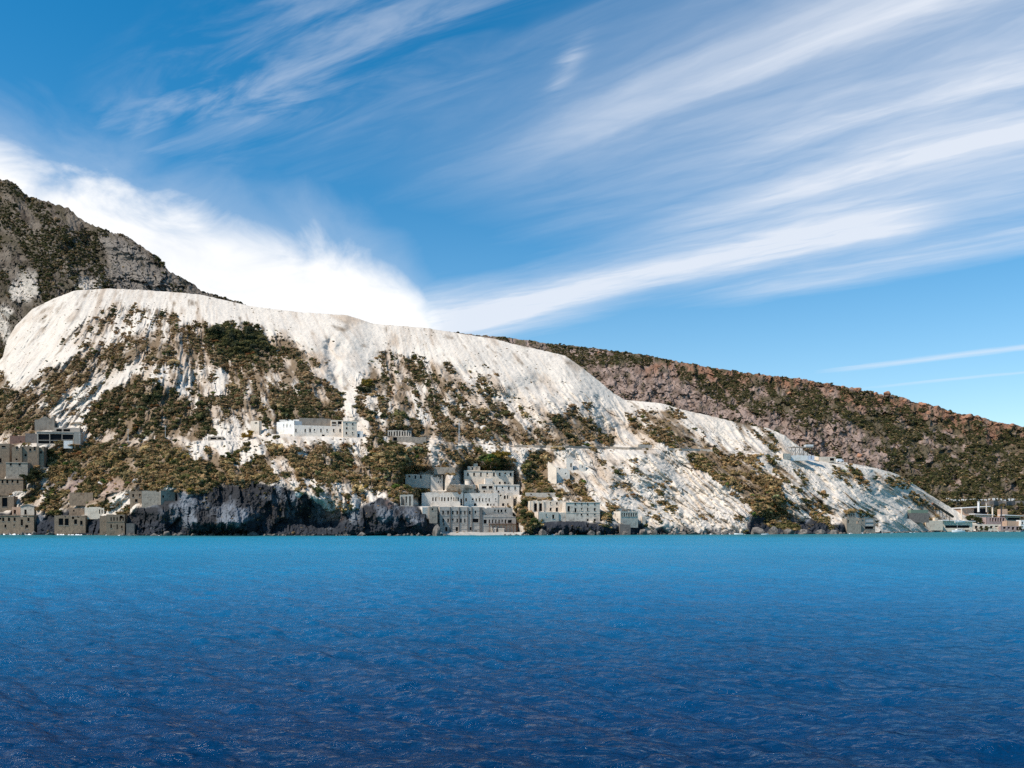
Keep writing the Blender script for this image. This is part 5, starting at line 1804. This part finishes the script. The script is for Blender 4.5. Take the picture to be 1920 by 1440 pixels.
# ------------------------------------------------------------------ rocks
def rock_mat(name, col, col2):
    m_, T, bs = mat_new(name)
    tcn = T.new('ShaderNodeTexCoord')
    n_ = T.noise(tcn.outputs['Object'], 1.6, 5, .65)
    n2 = T.noise(tcn.outputs['Object'], 7, 4, .6)
    T.l.new(T.mix(T.sstep(n_, .4, .65), (*col, 1), (*col2, 1)), bs.inputs['Base Color'])
    bump(T, bs, T.m('ADD', n_, T.m('MULTIPLY', n2, .4)), .8, .3)
    return m_


M_BLD = rock_mat('shore_boulder', (.20, .175, .15), (.075, .068, .062))
M_RED = rock_mat('red_lava_rock', (.38, .19, .11), (.22, .12, .08))
M_PALE = rock_mat('pumice_block', (.66, .61, .55), (.50, .45, .40))


def rock_mesh(seed, mat):
    rg = np.random.default_rng(seed)
    bm = bmesh.new()
    bmesh.ops.create_icosphere(bm, subdivisions=3, radius=1)
    cuts = [rg.normal(0, 1, 3) for _ in range(9)]
    for v in bm.verts:
        p_ = np.array(v.co)
        k = 1.0
        for c_ in cuts:
            n_ = c_ / np.linalg.norm(c_)
            dd = p_ @ n_
            if dd > .62:
                k = min(k, .62 / dd)
        k *= 1 + .10 * float(fbm(np.array([p_[0] * 2 + seed]), np.array([p_[1] * 2 + p_[2] * 1.7]), 3, seed)[0])
        v.co = Vector(p_ * k)
    me = bpy.data.meshes.new('boulder')
    bm.to_mesh(me)
    bm.free()
    me.materials.append(mat)
    return me


RB = [rock_mesh(200 + i, M_BLD) for i in range(4)]
RR_ = [rock_mesh(220 + i, M_RED) for i in range(4)]
RP = [rock_mesh(240 + i, M_PALE) for i in range(3)]
rr = random.Random(3)


def boulder(p_, w, h, meshes, label, group=None):
    o = bpy.data.objects.new('boulder', rr.choice(meshes))
    COL.objects.link(o)
    o.location = p_
    o.scale = (w, w * rr.uniform(.8, 1.2), h)
    o.rotation_euler = (rr.uniform(-.3, .3), rr.uniform(-.3, .3), rr.uniform(0, 6.28))
    return tag(o, label, 'rock', group)


def sea_rock(px, w_px, h_px, label, group=None, off=3.0):
    Y = float(lin(px, SHORE)) - off
    k = Y / F
    return boulder(Vector(((px - 960) * k, Y, h_px * k * .15)), w_px * k * .55, h_px * k, RB, label, group)


for px, w, h, lb in ((678, 20, 7, 'low tan boulder awash at the foot of the dark sea cliff'), (730, 8, 5, 'small pale round rock at the foot of the dark sea cliff'),
                     (745, 12, 3, 'flat rock awash right of the small pale round rock'), (803, 12, 3, 'flat rock awash left of the rock spike by the mill'),
                     (288, 14, 4, 'flat pale rock below the cliff-top barn'), (311, 12, 10, 'jagged grey rock below the cliff-top barn'), (513, 10, 4, 'small rock in the middle of the cliff foot'),
                     (95, 14, 7, 'rounded boulder left of the bluish waterline ruin'), (1108, 17, 10, 'big tan boulder before the stained block'), (1122, 9, 8, 'smaller tan boulder right of the big one'),
                     (1052, 12, 12, 'slanting brown rock under the terrace wall'), (1018, 16, 14, 'brown craggy rock below the green tree'), (1172, 15, 8, 'dark boulder beside the sea wall'),
                     (1205, 16, 12, 'dark rock mass at the right of the sea wall'), (1228, 12, 13, 'grey leaning rock right of the sea wall'), (1300, 20, 5, 'flat dark ledge below the white fan'),
                     (1345, 22, 6, 'long dark ledge below the white slope'), (1380, 16, 8, 'dark brown rock before the shallow gully'), (1420, 24, 14, 'dark brown crag at the foot of the diagonal band'),
                     (1448, 20, 16, 'large dark crag right of the brown crag'), (1478, 18, 13, 'grey crag with pale top by the small boat'), (1508, 18, 11, 'dark crag right of the small boat'),
                     (1538, 18, 9, 'grey boulder left of the quay ruin'), (1565, 16, 9, 'dark boulder next to the quay ruin')):
    sea_rock(px, w, h, lb)
for k in range(26):
    px = 1812 + k * 3.6 + rr.uniform(-1, 1)
    sea_rock(px, rr.uniform(3, 6), rr.uniform(2, 3.5), 'block of the rough stone breakwater at the harbour', 'breakwater blocks', rr.uniform(-1, 3))
for k in range(10):
    sea_rock(1655 + k * 11 + rr.uniform(-3, 3), rr.uniform(4, 8), rr.uniform(1.5, 3), 'small dark stone at the edge of the grey beach under the quarry', 'beach stones', 1)
# rock spike at the left end of the mill
k_ = 440 / F
sp_ = boulder(Vector(((819 - 960) * k_, 440, 1.0)), 2.3, 7.2, RB, 'upright jagged rock spike at the left end of the mill beach')
sp_.rotation_euler = (0, .08, 1)
# red crags along the right-hand skyline
for px, dy_, w, h in ((1122, 8, 5, 6), (1216, 3, 5, 4), (1262, 2, 6, 4), (1310, 2, 6, 5), (1345, 2, 7, 5), (1386, 3, 6, 4), (1432, 3, 7, 4), (1500, 3, 8, 5), (1522, 4, 8, 5),
                      (1580, 3, 9, 6), (1606, 2, 14, 8), (1640, 2, 10, 6), (1663, 2, 14, 7), (1697, 4, 10, 7), (1729, 2, 15, 8), (1757, 3, 16, 9), (1776, 5, 10, 7), (1792, 4, 9, 7),
                      (1816, 4, 20, 9), (1806, 8, 9, 6), (1845, 6, 8, 5), (1868, 6, 10, 5), (1896, 6, 9, 5), (1650, 14, 9, 6), (1560, 12, 9, 6), (1480, 30, 9, 6), (1612, 125, 12, 8), (1740, 16, 9, 6)):
    p_ = ground(px, float(lin(px, RIDGE3)) + dy_, 3)
    k_ = p_.y / F
    boulder(p_, w * k_ * .6, h * k_ * .75, RR_, ('broad' if w > 11 else 'mid-sized' if w > 7 else 'small') + ' reddish crag ' + ('low on the dark green slope' if dy_ > 50 else 'on the right-hand skyline' if px > 1550 else 'on the left part of the rocky ridge'),
            'reddish crags on the rocky ridge')
for px, py, w, h, lb in ((905, 803, 16, 12, 'smooth white rock dome in scrub right of the lattice pole'), (560, 925, 14, 12, 'pale angular rock above the cliff, left one of two'),
                         (590, 915, 13, 14, 'pale angular rock above the cliff, right one of two'), (192, 905, 18, 10, 'round pale boulder on the slope above the left shore'),
                         (255, 902, 14, 10, 'pale rock with dark hollow above the cliff-top cottage')):
    p_ = ground(px, py)
    k_ = p_.y / F
    boulder(p_, w * k_ * .6, h * k_ * .6, RP, lb)

# ------------------------------------------------------------------ road, walls, poles, boats and harbour things
def strip(name, pts, w, mat, zoff=.15, kind='structure'):
    m_ = MB()
    P_ = [ground(x, y) for x, y in pts]
    for a_, b_ in zip(P_, P_[1:]):
        d_ = (b_ - a_).normalized()
        n_ = Vector((-d_.y, d_.x, 0)).normalized() * w
        up = Vector((0, 0, zoff))
        m_.quad(tuple(a_ + up), tuple(b_ + up), tuple(b_ + n_ + up), tuple(a_ + n_ + up))
    o = m_.obj(name, mat)
    o['kind'] = kind
    return o


M_ASPH = flat_mat('asphalt', (.06, .06, .06), .9, .1, .3, .6)
RL = [(x, float(lin(x, ROADLINE)) - .2) for x in range(700, 1600, 12)]
strip('road', RL, 6.0, M_ASPH)


def parapet(name, pts, h, label, mat):
    m_ = MB()
    P_ = [ground(x, y) for x, y in pts]
    for a_, b_ in zip(P_, P_[1:]):
        t_ = Vector((0, .35, 0))
        lo, hi = Vector((0, 0, -.8)), Vector((0, 0, h))
        m_.quad(tuple(a_ + lo), tuple(b_ + lo), tuple(b_ + hi), tuple(a_ + hi))
        m_.quad(tuple(a_ + hi), tuple(b_ + hi), tuple(b_ + hi + t_), tuple(a_ + hi + t_))
        m_.quad(tuple(b_ + lo + t_), tuple(a_ + lo + t_), tuple(a_ + hi + t_), tuple(b_ + hi + t_))
    return tag(m_.obj(name, mat), label, 'wall')


parapet('parapet_wall', [(x, y + .6) for x, y in RL if 955 < x < 1210], 1.5, 'low grey parapet along the hillside road above the white slope', MT['stone'])
parapet('parapet_wall', [(x, y + .6) for x, y in RL if 1240 < x < 1345], 1.4, 'short pale parapet of the road right of the hut', MT['stone_pale'])
# pale parapet of the coast road on the far slope, block by block
for k in range(22):
    px = 1776 + k * 7.2
    g_ = ground(px, 938, 3)
    m_ = MB()
    m_.box(-1.1, 1.1, -.3, .3, -1, 1.0)
    o = m_.obj('parapet_block', MT['white'])
    o.location = g_
    tag(o, 'pale parapet block of the coast road above the harbour', 'parapet', 'coast road parapet blocks')
P_ = [ground(px, 946, 3) for px in range(1838, 2000, 8)]
m_ = MB()
for a_, b_ in zip(P_, P_[1:]):
    up = Vector((0, -1.2, 3.0))
    dn = Vector((0, -1.2, -1))
    m_.quad(tuple(a_ + dn), tuple(b_ + dn), tuple(b_ + up), tuple(a_ + up))
    m_.quad(tuple(a_ + up), tuple(b_ + up), tuple(b_ + up + Vector((0, 3, 0))), tuple(a_ + up + Vector((0, 3, 0))))
tag(m_.obj('road_retaining_wall', MT['stone_dark']), 'long dark retaining wall of the coast road above the harbour', 'wall')


def pole(px, py, h_px, r, label, mat, arms=0, lean=0.0, layer=1, lattice=False):
    g_ = ground(px, py, layer)
    h = h_px * g_.y / F
    rt = empty('utility_pole', g_)
    tag(rt, label, 'pole')
    m_ = MB()
    if lattice:
        for sx_, sy_ in ((-1, -1), (1, -1), (1, 1), (-1, 1)):
            m_.bar((sx_ * .45, sy_ * .45, -1), (sx_ * .18, sy_ * .18, h), .07, 4)
        for k in range(8):
            z0, z1 = h * k / 8, h * (k + 1) / 8
            w0, w1 = .45 - .27 * k / 8, .45 - .27 * (k + 1) / 8
            m_.bar((-w0, -w0, z0), (w1, -w1, z1), .04, 4)
            m_.bar((w0, w0, z0), (-w1, w1, z1), .04, 4)
        m_.obj('lattice_mast', mat, rt)
    else:
        m_.bar((0, 0, -1), (lean * h, 0, h), r, 7, r * .7)
        m_.obj('mast', mat, rt)
    for k in range(arms):
        a_ = MB()
        a_.box(-.9 + lean * h, .9 + lean * h, -.06, .06, h * (.9 - .08 * k) - .06, h * (.9 - .08 * k) + .06)
        a_.obj('crossarm', mat, rt)
    return rt


pole(861, 832, 40, .2, 'pale lattice pole standing beside the road right of the column ruin', M_METAL, 1, 0, 1, True)
pole(240, 832, 30, .14, 'thin grey pole on the left terrace, right one of two', M_METAL, 1)
pole(310, 824, 26, .14, 'thin grey pole on the terrace below the green mound', M_METAL, 1)
pole(87, 800, 34, .14, 'thin dark pole beside the concrete hopper', M_DARKM, 1)
pole(1251, 850, 14, .25, 'short white post beside the hillside road', MT['white'])
pole(1440, 848, 16, .14, 'thin pole at the bend of the quarry road', M_METAL, 1)
pole(150, 836, 24, .12, 'thin grey pole on the left terrace, left one of two', M_METAL, 1)


def at(px, py, Y):
    return Vector(((px - 960) / F * Y, Y, (YH - py) / F * Y + CZ))


# tank and hopper in front of the tall block
zA = lambda x, y: (740 + x / 7.385, 850 + y / 7.385)
bT = next(b for b in SP if b['name'] == 'tall_block')
p_ = at(*zA(1018, 452), bT['Y'] - 4)
k_ = p_.y / F
rt = empty('storage_tank', p_)
tag(rt, 'round pale storage tank left of the dark hopper under the tall block', 'tank')
m_ = MB()
m_.bar((0, 0, -4), (0, 0, 78 * k_ / 7.385), 6.2 * k_, 20)
m_.obj('drum', MT['plaster'], rt)
m_ = MB()
m_.bar((0, 0, 78 * k_ / 7.385 - .1), (0, 0, 78 * k_ / 7.385 + .5), 6.6 * k_, 20)
m_.obj('rim', M_ROOF, rt)
p_ = at(*zA(1082, 466), bT['Y'] - 6)
rt = empty('iron_hopper', p_)
tag(rt, 'black funnel-shaped iron hopper with pipe below the tall block', 'hopper')
m_ = MB()
m_.bar((0, 0, -2), (0, 0, .6), 1.3, 12, 1.5)
m_.bar((0, 0, .6), (0, 0, 2.6), 1.5, 12, .5)
m_.obj('funnel', M_DARKM, rt)
m_ = MB()
m_.bar((0, 0, 2.5), (-.8, 0, 3.9), .35, 8)
m_.obj('pipe', M_DARKM, rt)
# concrete blocks and plank on the mill beach
for x0, x1, y0, y1, lb in ((1352, 1412, 1030, 1122, 'square concrete pier on the mill beach, left one of two'), (1440, 1517, 1040, 1132, 'square concrete pier on the mill beach, right one of two')):
    p_ = at(*zA(x0, y1), 481)
    k_ = 481 / F / 7.385
    rt = empty('mooring_pier', p_, R(8))
    tag(rt, lb, 'pier')
    m_ = MB()
    w_, h_ = (x1 - x0) * k_, (y1 - y0) * k_
    m_.box(0, w_, 0, w_ * .9, -1.5, h_ - .5)
    m_.obj('shaft', MT['stone_pale'], rt)
    m_ = MB()
    m_.box(-.15, w_ + .15, -.15, w_ * .9 + .15, h_ - .497, h_)
    m_.obj('cap', MT['plaster'], rt)
p_ = at(*zA(1340, 1118), 480.5)
m_ = MB()
m_.bar((.9, 0, -.3), (-.4, .3, 5.2), .22, 6)
o = m_.obj('leaning_plank', MT['stone_pale'])
o.location = p_
tag(o, 'pale plank leaning against the left concrete pier', 'plank')

# conveyor beam
p0_, p1_ = at(1748, 944, 628), at(1787, 969, 640)
rt = empty('conveyor', p1_)
tag(rt, 'rusty inclined conveyor gallery on the white slope near the harbour', 'conveyor')
d_ = p0_ - p1_
m_ = MB()
m_.bar((0, 0, 0), tuple(d_), .95, 4)
m_.obj('gallery', M_RUST, rt)
for k in range(1, 6):
    q_ = d_ * (k / 6)
    m_ = MB()
    m_.bar(tuple(q_), (q_.x, q_.y, q_.z - 5.0), .22, 5)
    m_.obj('trestle', M_RUST, rt)
# loading gantry above the containers
bK = next(b for b in SP if b['name'] == 'white_container')
p0_ = at(1484, 858, bK['Y'] + 8)
k_ = p0_.y / F
rt = empty('loading_gantry', p0_)
tag(rt, 'skeletal loading gantry with flat roof behind the site containers', 'gantry')
for k in range(6):
    m_ = MB()
    m_.bar((k * 7.4 * k_, 0, -1), (k * 7.4 * k_, 0, 19 * k_), .22, 5)
    m_.obj('post', M_DARKM if k > 2 else MT['concrete_warm'], rt)
    if k < 5:
        m_ = MB()
        m_.bar((k * 7.4 * k_, 0, 3 * k_), ((k + 1) * 7.4 * k_, 0, 17 * k_), .12, 5)
        m_.obj('brace', M_RUST, rt)
m_ = MB()
m_.box(-1, 39 * k_, -2, 3, 18.6 * k_, 20 * k_)
m_.obj('roof', M_ROOF, rt)
m_ = MB()
m_.box(25 * k_, 39 * k_, -2.2, 2, 20.2 * k_, 24 * k_)
m_.obj('cabin', M_METAL, rt)


def vehicle(px, py, label, col, rz=0.1):
    g_ = ground(px, py)
    rt = empty('parked_truck', g_ + Vector((0, -1, .3)), rz)
    tag(rt, label, 'truck')
    m_ = MB()
    m_.prism([(0, .5), (4.6, .5), (4.6, 2.3), (3.3, 2.3), (3.2, 2.5), (0, 2.5)], -1, 1)
    m_.obj('body', flat_mat('truck_paint', col, .4, .4, .1), rt)
    m_ = MB()
    m_.prism([(3.4, 1.5), (4.62, 1.4), (4.45, 2.15), (3.4, 2.2)], -1.02, 1.02)
    m_.obj('windscreen', M_VOID, rt)
    for x in (.9, 3.7):
        for y in (-1.03, .78):
            m_ = MB()
            m_.bar((x, y, .45), (x, y + .25, .45), .45, 10)
            m_.obj('wheel', M_DARKM, rt)


vehicle(1568, 868, 'small white truck parked on the road right of the cream house', (.7, .72, .74))

# chimneys and posts of the harbour
for px, pyb, h, r, Y, lb, mt_ in ((1834.7, 953, 12, .9, 712, 'pale square chimney behind the peach hall', MT['white']), (1849.5, 953, 9, .5, 713, 'thin chimney right of the pale square chimney', MT['stone_pale']),
                                  (1877.3, 976, 26, .55, 690, 'dark chimney pipe behind the six-window house', M_DARKM), (1802.9, 976, 22, .55, 668, 'yellowish post left of the dark harbour tree', MT['cream']),
                                  (1861, 966, 14, .6, 700, 'yellow-green vent shaft right of the peach hall', MT['cream'])):
    p_ = at(px, pyb, Y)
    rt = empty('chimney_stack', p_)
    tag(rt, lb, 'chimney')
    hh = h * Y / F
    m_ = MB()
    m_.bar((0, 0, -3), (0, 0, hh), r, 8, r * .9)
    m_.obj('stack', mt_, rt)
    m_ = MB()
    m_.bar((0, 0, hh - .05), (0, 0, hh + .3), r * 1.25, 8)
    m_.obj('cap', mt_, rt)
for px, py, h, lb in ((1823, 985, 20, 'large dark tree in front of the peach hall'), (1832, 984, 15, 'dark tree right of the large one before the peach hall'), (1812, 998, 8, 'green shore tree at the left of the quay'),
                      (1838, 998, 9, 'green shore tree in the middle of the quay'), (1852, 998, 9, 'green shore tree at the right of the quay'), (1916, 996, 9, 'dark shore tree at the right edge')):
    Yt = {985: 676, 984: 677}.get(py, 655)
    pz = at(px, py, Yt)
    t_ = tree(px, 960, h, (.055, .06, .022), lb, None, 3, int(px), 1.3)
    t_.location = pz

# boats
M_HULL = flat_mat('white_hull', (.80, .80, .78), .3, .5, .06)
M_GLS = flat_mat('boat_glass', (.02, .03, .04), .1, .6, .05)
M_BLUEC = flat_mat('blue_canvas', (.05, .16, .35), .8, .1, .2)


def hull(m_, L_, w_, h_, n=10):
    """pointed hull lofted from stations along x"""
    rows = []
    for i in range(n + 1):
        t_ = i / n
        b_ = w_ * .5 * (1 - max(0, (t_ - .45) / .55) ** 2.2) * (0.82 + .18 * min(1, t_ * 4))
        sh = h_ * (1 + .28 * t_ * t_)
        x = L_ * (t_ - .5)
        rows.append([(x - .3 * (t_ < .02), -b_, sh), (x + .08 * L_ * 0, -b_ * .86, .12), (x, 0, -.35 * (1 - t_)), (x, b_ * .86, .12), (x, b_, sh)])
    b0 = len(m_.v)
    for r_ in rows:
        m_.v += r_
    for i in range(n):
        for j in range(4):
            a_ = b0 + i * 5 + j
            m_.f.append((a_, a_ + 1, a_ + 6, a_ + 5))
            m_.mi.append(0)
        a_ = b0 + i * 5
        m_.f.append((a_ + 4, a_, a_ + 5, a_ + 9))
        m_.mi.append(0)
    m_.f.append(tuple(b0 + j for j in (4, 3, 2, 1, 0)))
    m_.mi.append(0)


def boat(name, px, L_px, Y, label, cabin=True, mast=0, rz=0.0, z=0.0, h=1.0):
    k_ = Y / F
    L_ = L_px * k_
    rt = empty(name, ((px - 960) * k_, Y, z), rz)
    tag(rt, label, 'boat')
    m_ = MB()
    hull(m_, L_, L_ * .3, h)
    m_.obj('hull', M_HULL, rt)
    if cabin:
        m_ = MB()
        m_.prism([(-.28 * L_, h * .95), (.2 * L_, h * 1.1), (.08 * L_, h * 1.75), (-.22 * L_, h * 1.75)], -L_ * .09, L_ * .09)
        c_ = m_.obj('cabin', M_HULL, rt)
        m_ = MB()
        m_.prism([(-.2 * L_, h * 1.3), (.12 * L_, h * 1.35), (.08 * L_, h * 1.62), (-.19 * L_, h * 1.62)], -L_ * .092, L_ * .092)
        m_.obj('window', M_GLS, c_)
        m_ = MB()
        m_.box(-.42 * L_, -.28 * L_, -L_ * .08, L_ * .08, h * 1.7, h * 1.8)
        m_.obj('awning', M_BLUEC, rt)
    else:
        m_ = MB()
        m_.box(-.1 * L_, -.02 * L_, -L_ * .12, L_ * .12, h * .8, h * .9)
        m_.obj('thwart', MT['cream'], rt)
        m_ = MB()
        m_.box(-.56 * L_, -.5 * L_, -.2, .2, .2, h * 1.5)
        m_.obj('outboard_motor', M_DARKM, rt)
    if mast:
        m_ = MB()
        m_.bar((.05 * L_, 0, h), (.05 * L_, 0, h + mast), .09, 6, .05)
        m_.obj('mast', M_METAL, rt)
        m_ = MB()
        m_.bar((.05 * L_, 0, h + 1), (-.4 * L_, 0, h + 1.1), .07, 6)
        m_.obj('boom', M_METAL, rt)
    return rt


boat('yacht', 1796, 26, 618, 'white yacht with cabin moored before the harbour', True, 6.5, math.pi + .2, 0, 1.3)
boat('motorboat', 1434, 14, 470, 'small open white boat below the dark crags', False, 0, .1, 0, .75)
boat('motorboat', 1385, 16, 486, 'low white boat at the shore left of the crags', False, 0, 3.0, 0, .7)
boat('dinghy', 1672, 6, 540, 'tiny white dinghy near the grey beach', False, 0, .3, 0, .6)
boat('stored_boat', 1800, 20, 645, 'white sailing boat stored ashore on the harbour canopy', True, 5.0, .1, float((YH - 979.5) / F * 645 + CZ), .9)

# ------------------------------------------------------------------ surf and pale shingle at the water's edge
M_FOAM = flat_mat('sea_foam', (.80, .82, .82), .8, .1, .3, 1.5)


def surf(spans, seed):
    """ragged low ridges of broken water along the shoreline"""
    m_ = MB()
    for a_, b_ in spans:
        xs = np.arange(a_, b_, .8)
        off = 1.5 + 1.6 * fbm(xs / 5, xs * 0 + seed, 3, seed % 16)
        hh = np.clip(.30 + .55 * fbm(xs / 2.6, xs * 0 + 9 + seed, 3, (seed + 3) % 16), 0, None) * np.clip((xs - a_) / 4, 0, 1) * np.clip((b_ - xs) / 4, 0, 1)
        Yc = lin(xs, SHORE) - off + 3.0
        for i in range(len(xs) - 1):
            if hh[i] < .05 and hh[i + 1] < .05:
                continue
            def pt(j, dy_, z):
                Y = Yc[j] + dy_
                return ((xs[j] - 960) / F * Y, Y, z)
            m_.quad(pt(i, -1.6, -.02), pt(i + 1, -1.6, -.02), pt(i + 1, 0, hh[i + 1]), pt(i, 0, hh[i]))
            m_.quad(pt(i, 0, hh[i]), pt(i + 1, 0, hh[i + 1]), pt(i + 1, 1.2, -.02), pt(i, 1.2, -.02))
    o = m_.obj('surf_foam', M_FOAM)
    o['kind'] = 'stuff'


surf([(-60, 62), (98, 156), (196, 236), (286, 300), (672, 690), (1010, 1050), (1208, 1236), (1320, 1400), (1500, 1515), (1590, 1660), (1690, 1720), (1812, 1905)], 3)

# small fallen stones along the water's edge, too many to tell apart
rgq = np.random.default_rng(8)
bmq = bmesh.new()
bmesh.ops.create_icosphere(bmq, subdivisions=1, radius=1)
ICO_V = np.array([v.co for v in bmq.verts])
ICO_F = np.array([[v.index for v in f.verts] for f in bmq.faces])
bmq.free()
Vq, Fq = [], []
for n_ in range(900):
    px = rgq.uniform(-40, 1900)
    if 836 < px < 972 and rgq.random() < .8:
        continue
    if fbm(np.array([px / 30]), np.array([2.0]), 3, 4)[0] < rgq.uniform(-.5, .5):
        continue
    Y = float(lin(px, SHORE)) + rgq.uniform(-2.5, 3.0)
    s_ = np.exp(rgq.normal(-.55, .5))
    v_ = ICO_V * s_ * rgq.uniform(.6, 1.3, 3) * (1 + .22 * rgq.normal(0, 1, (len(ICO_V), 1)))
    v_ = v_ + np.array([(px - 960) / F * Y, Y, rgq.uniform(0, .35)])
    Fq.append(ICO_F + len(Vq) * len(ICO_V))
    Vq.append(v_)
me = bpy.data.meshes.new('shore_rubble')
me.from_pydata(np.concatenate(Vq).tolist(), [], np.concatenate(Fq).tolist())
me.materials.append(M_BLD)
o = bpy.data.objects.new('shore_rubble', me)
COL.objects.link(o)
o['kind'] = 'stuff'
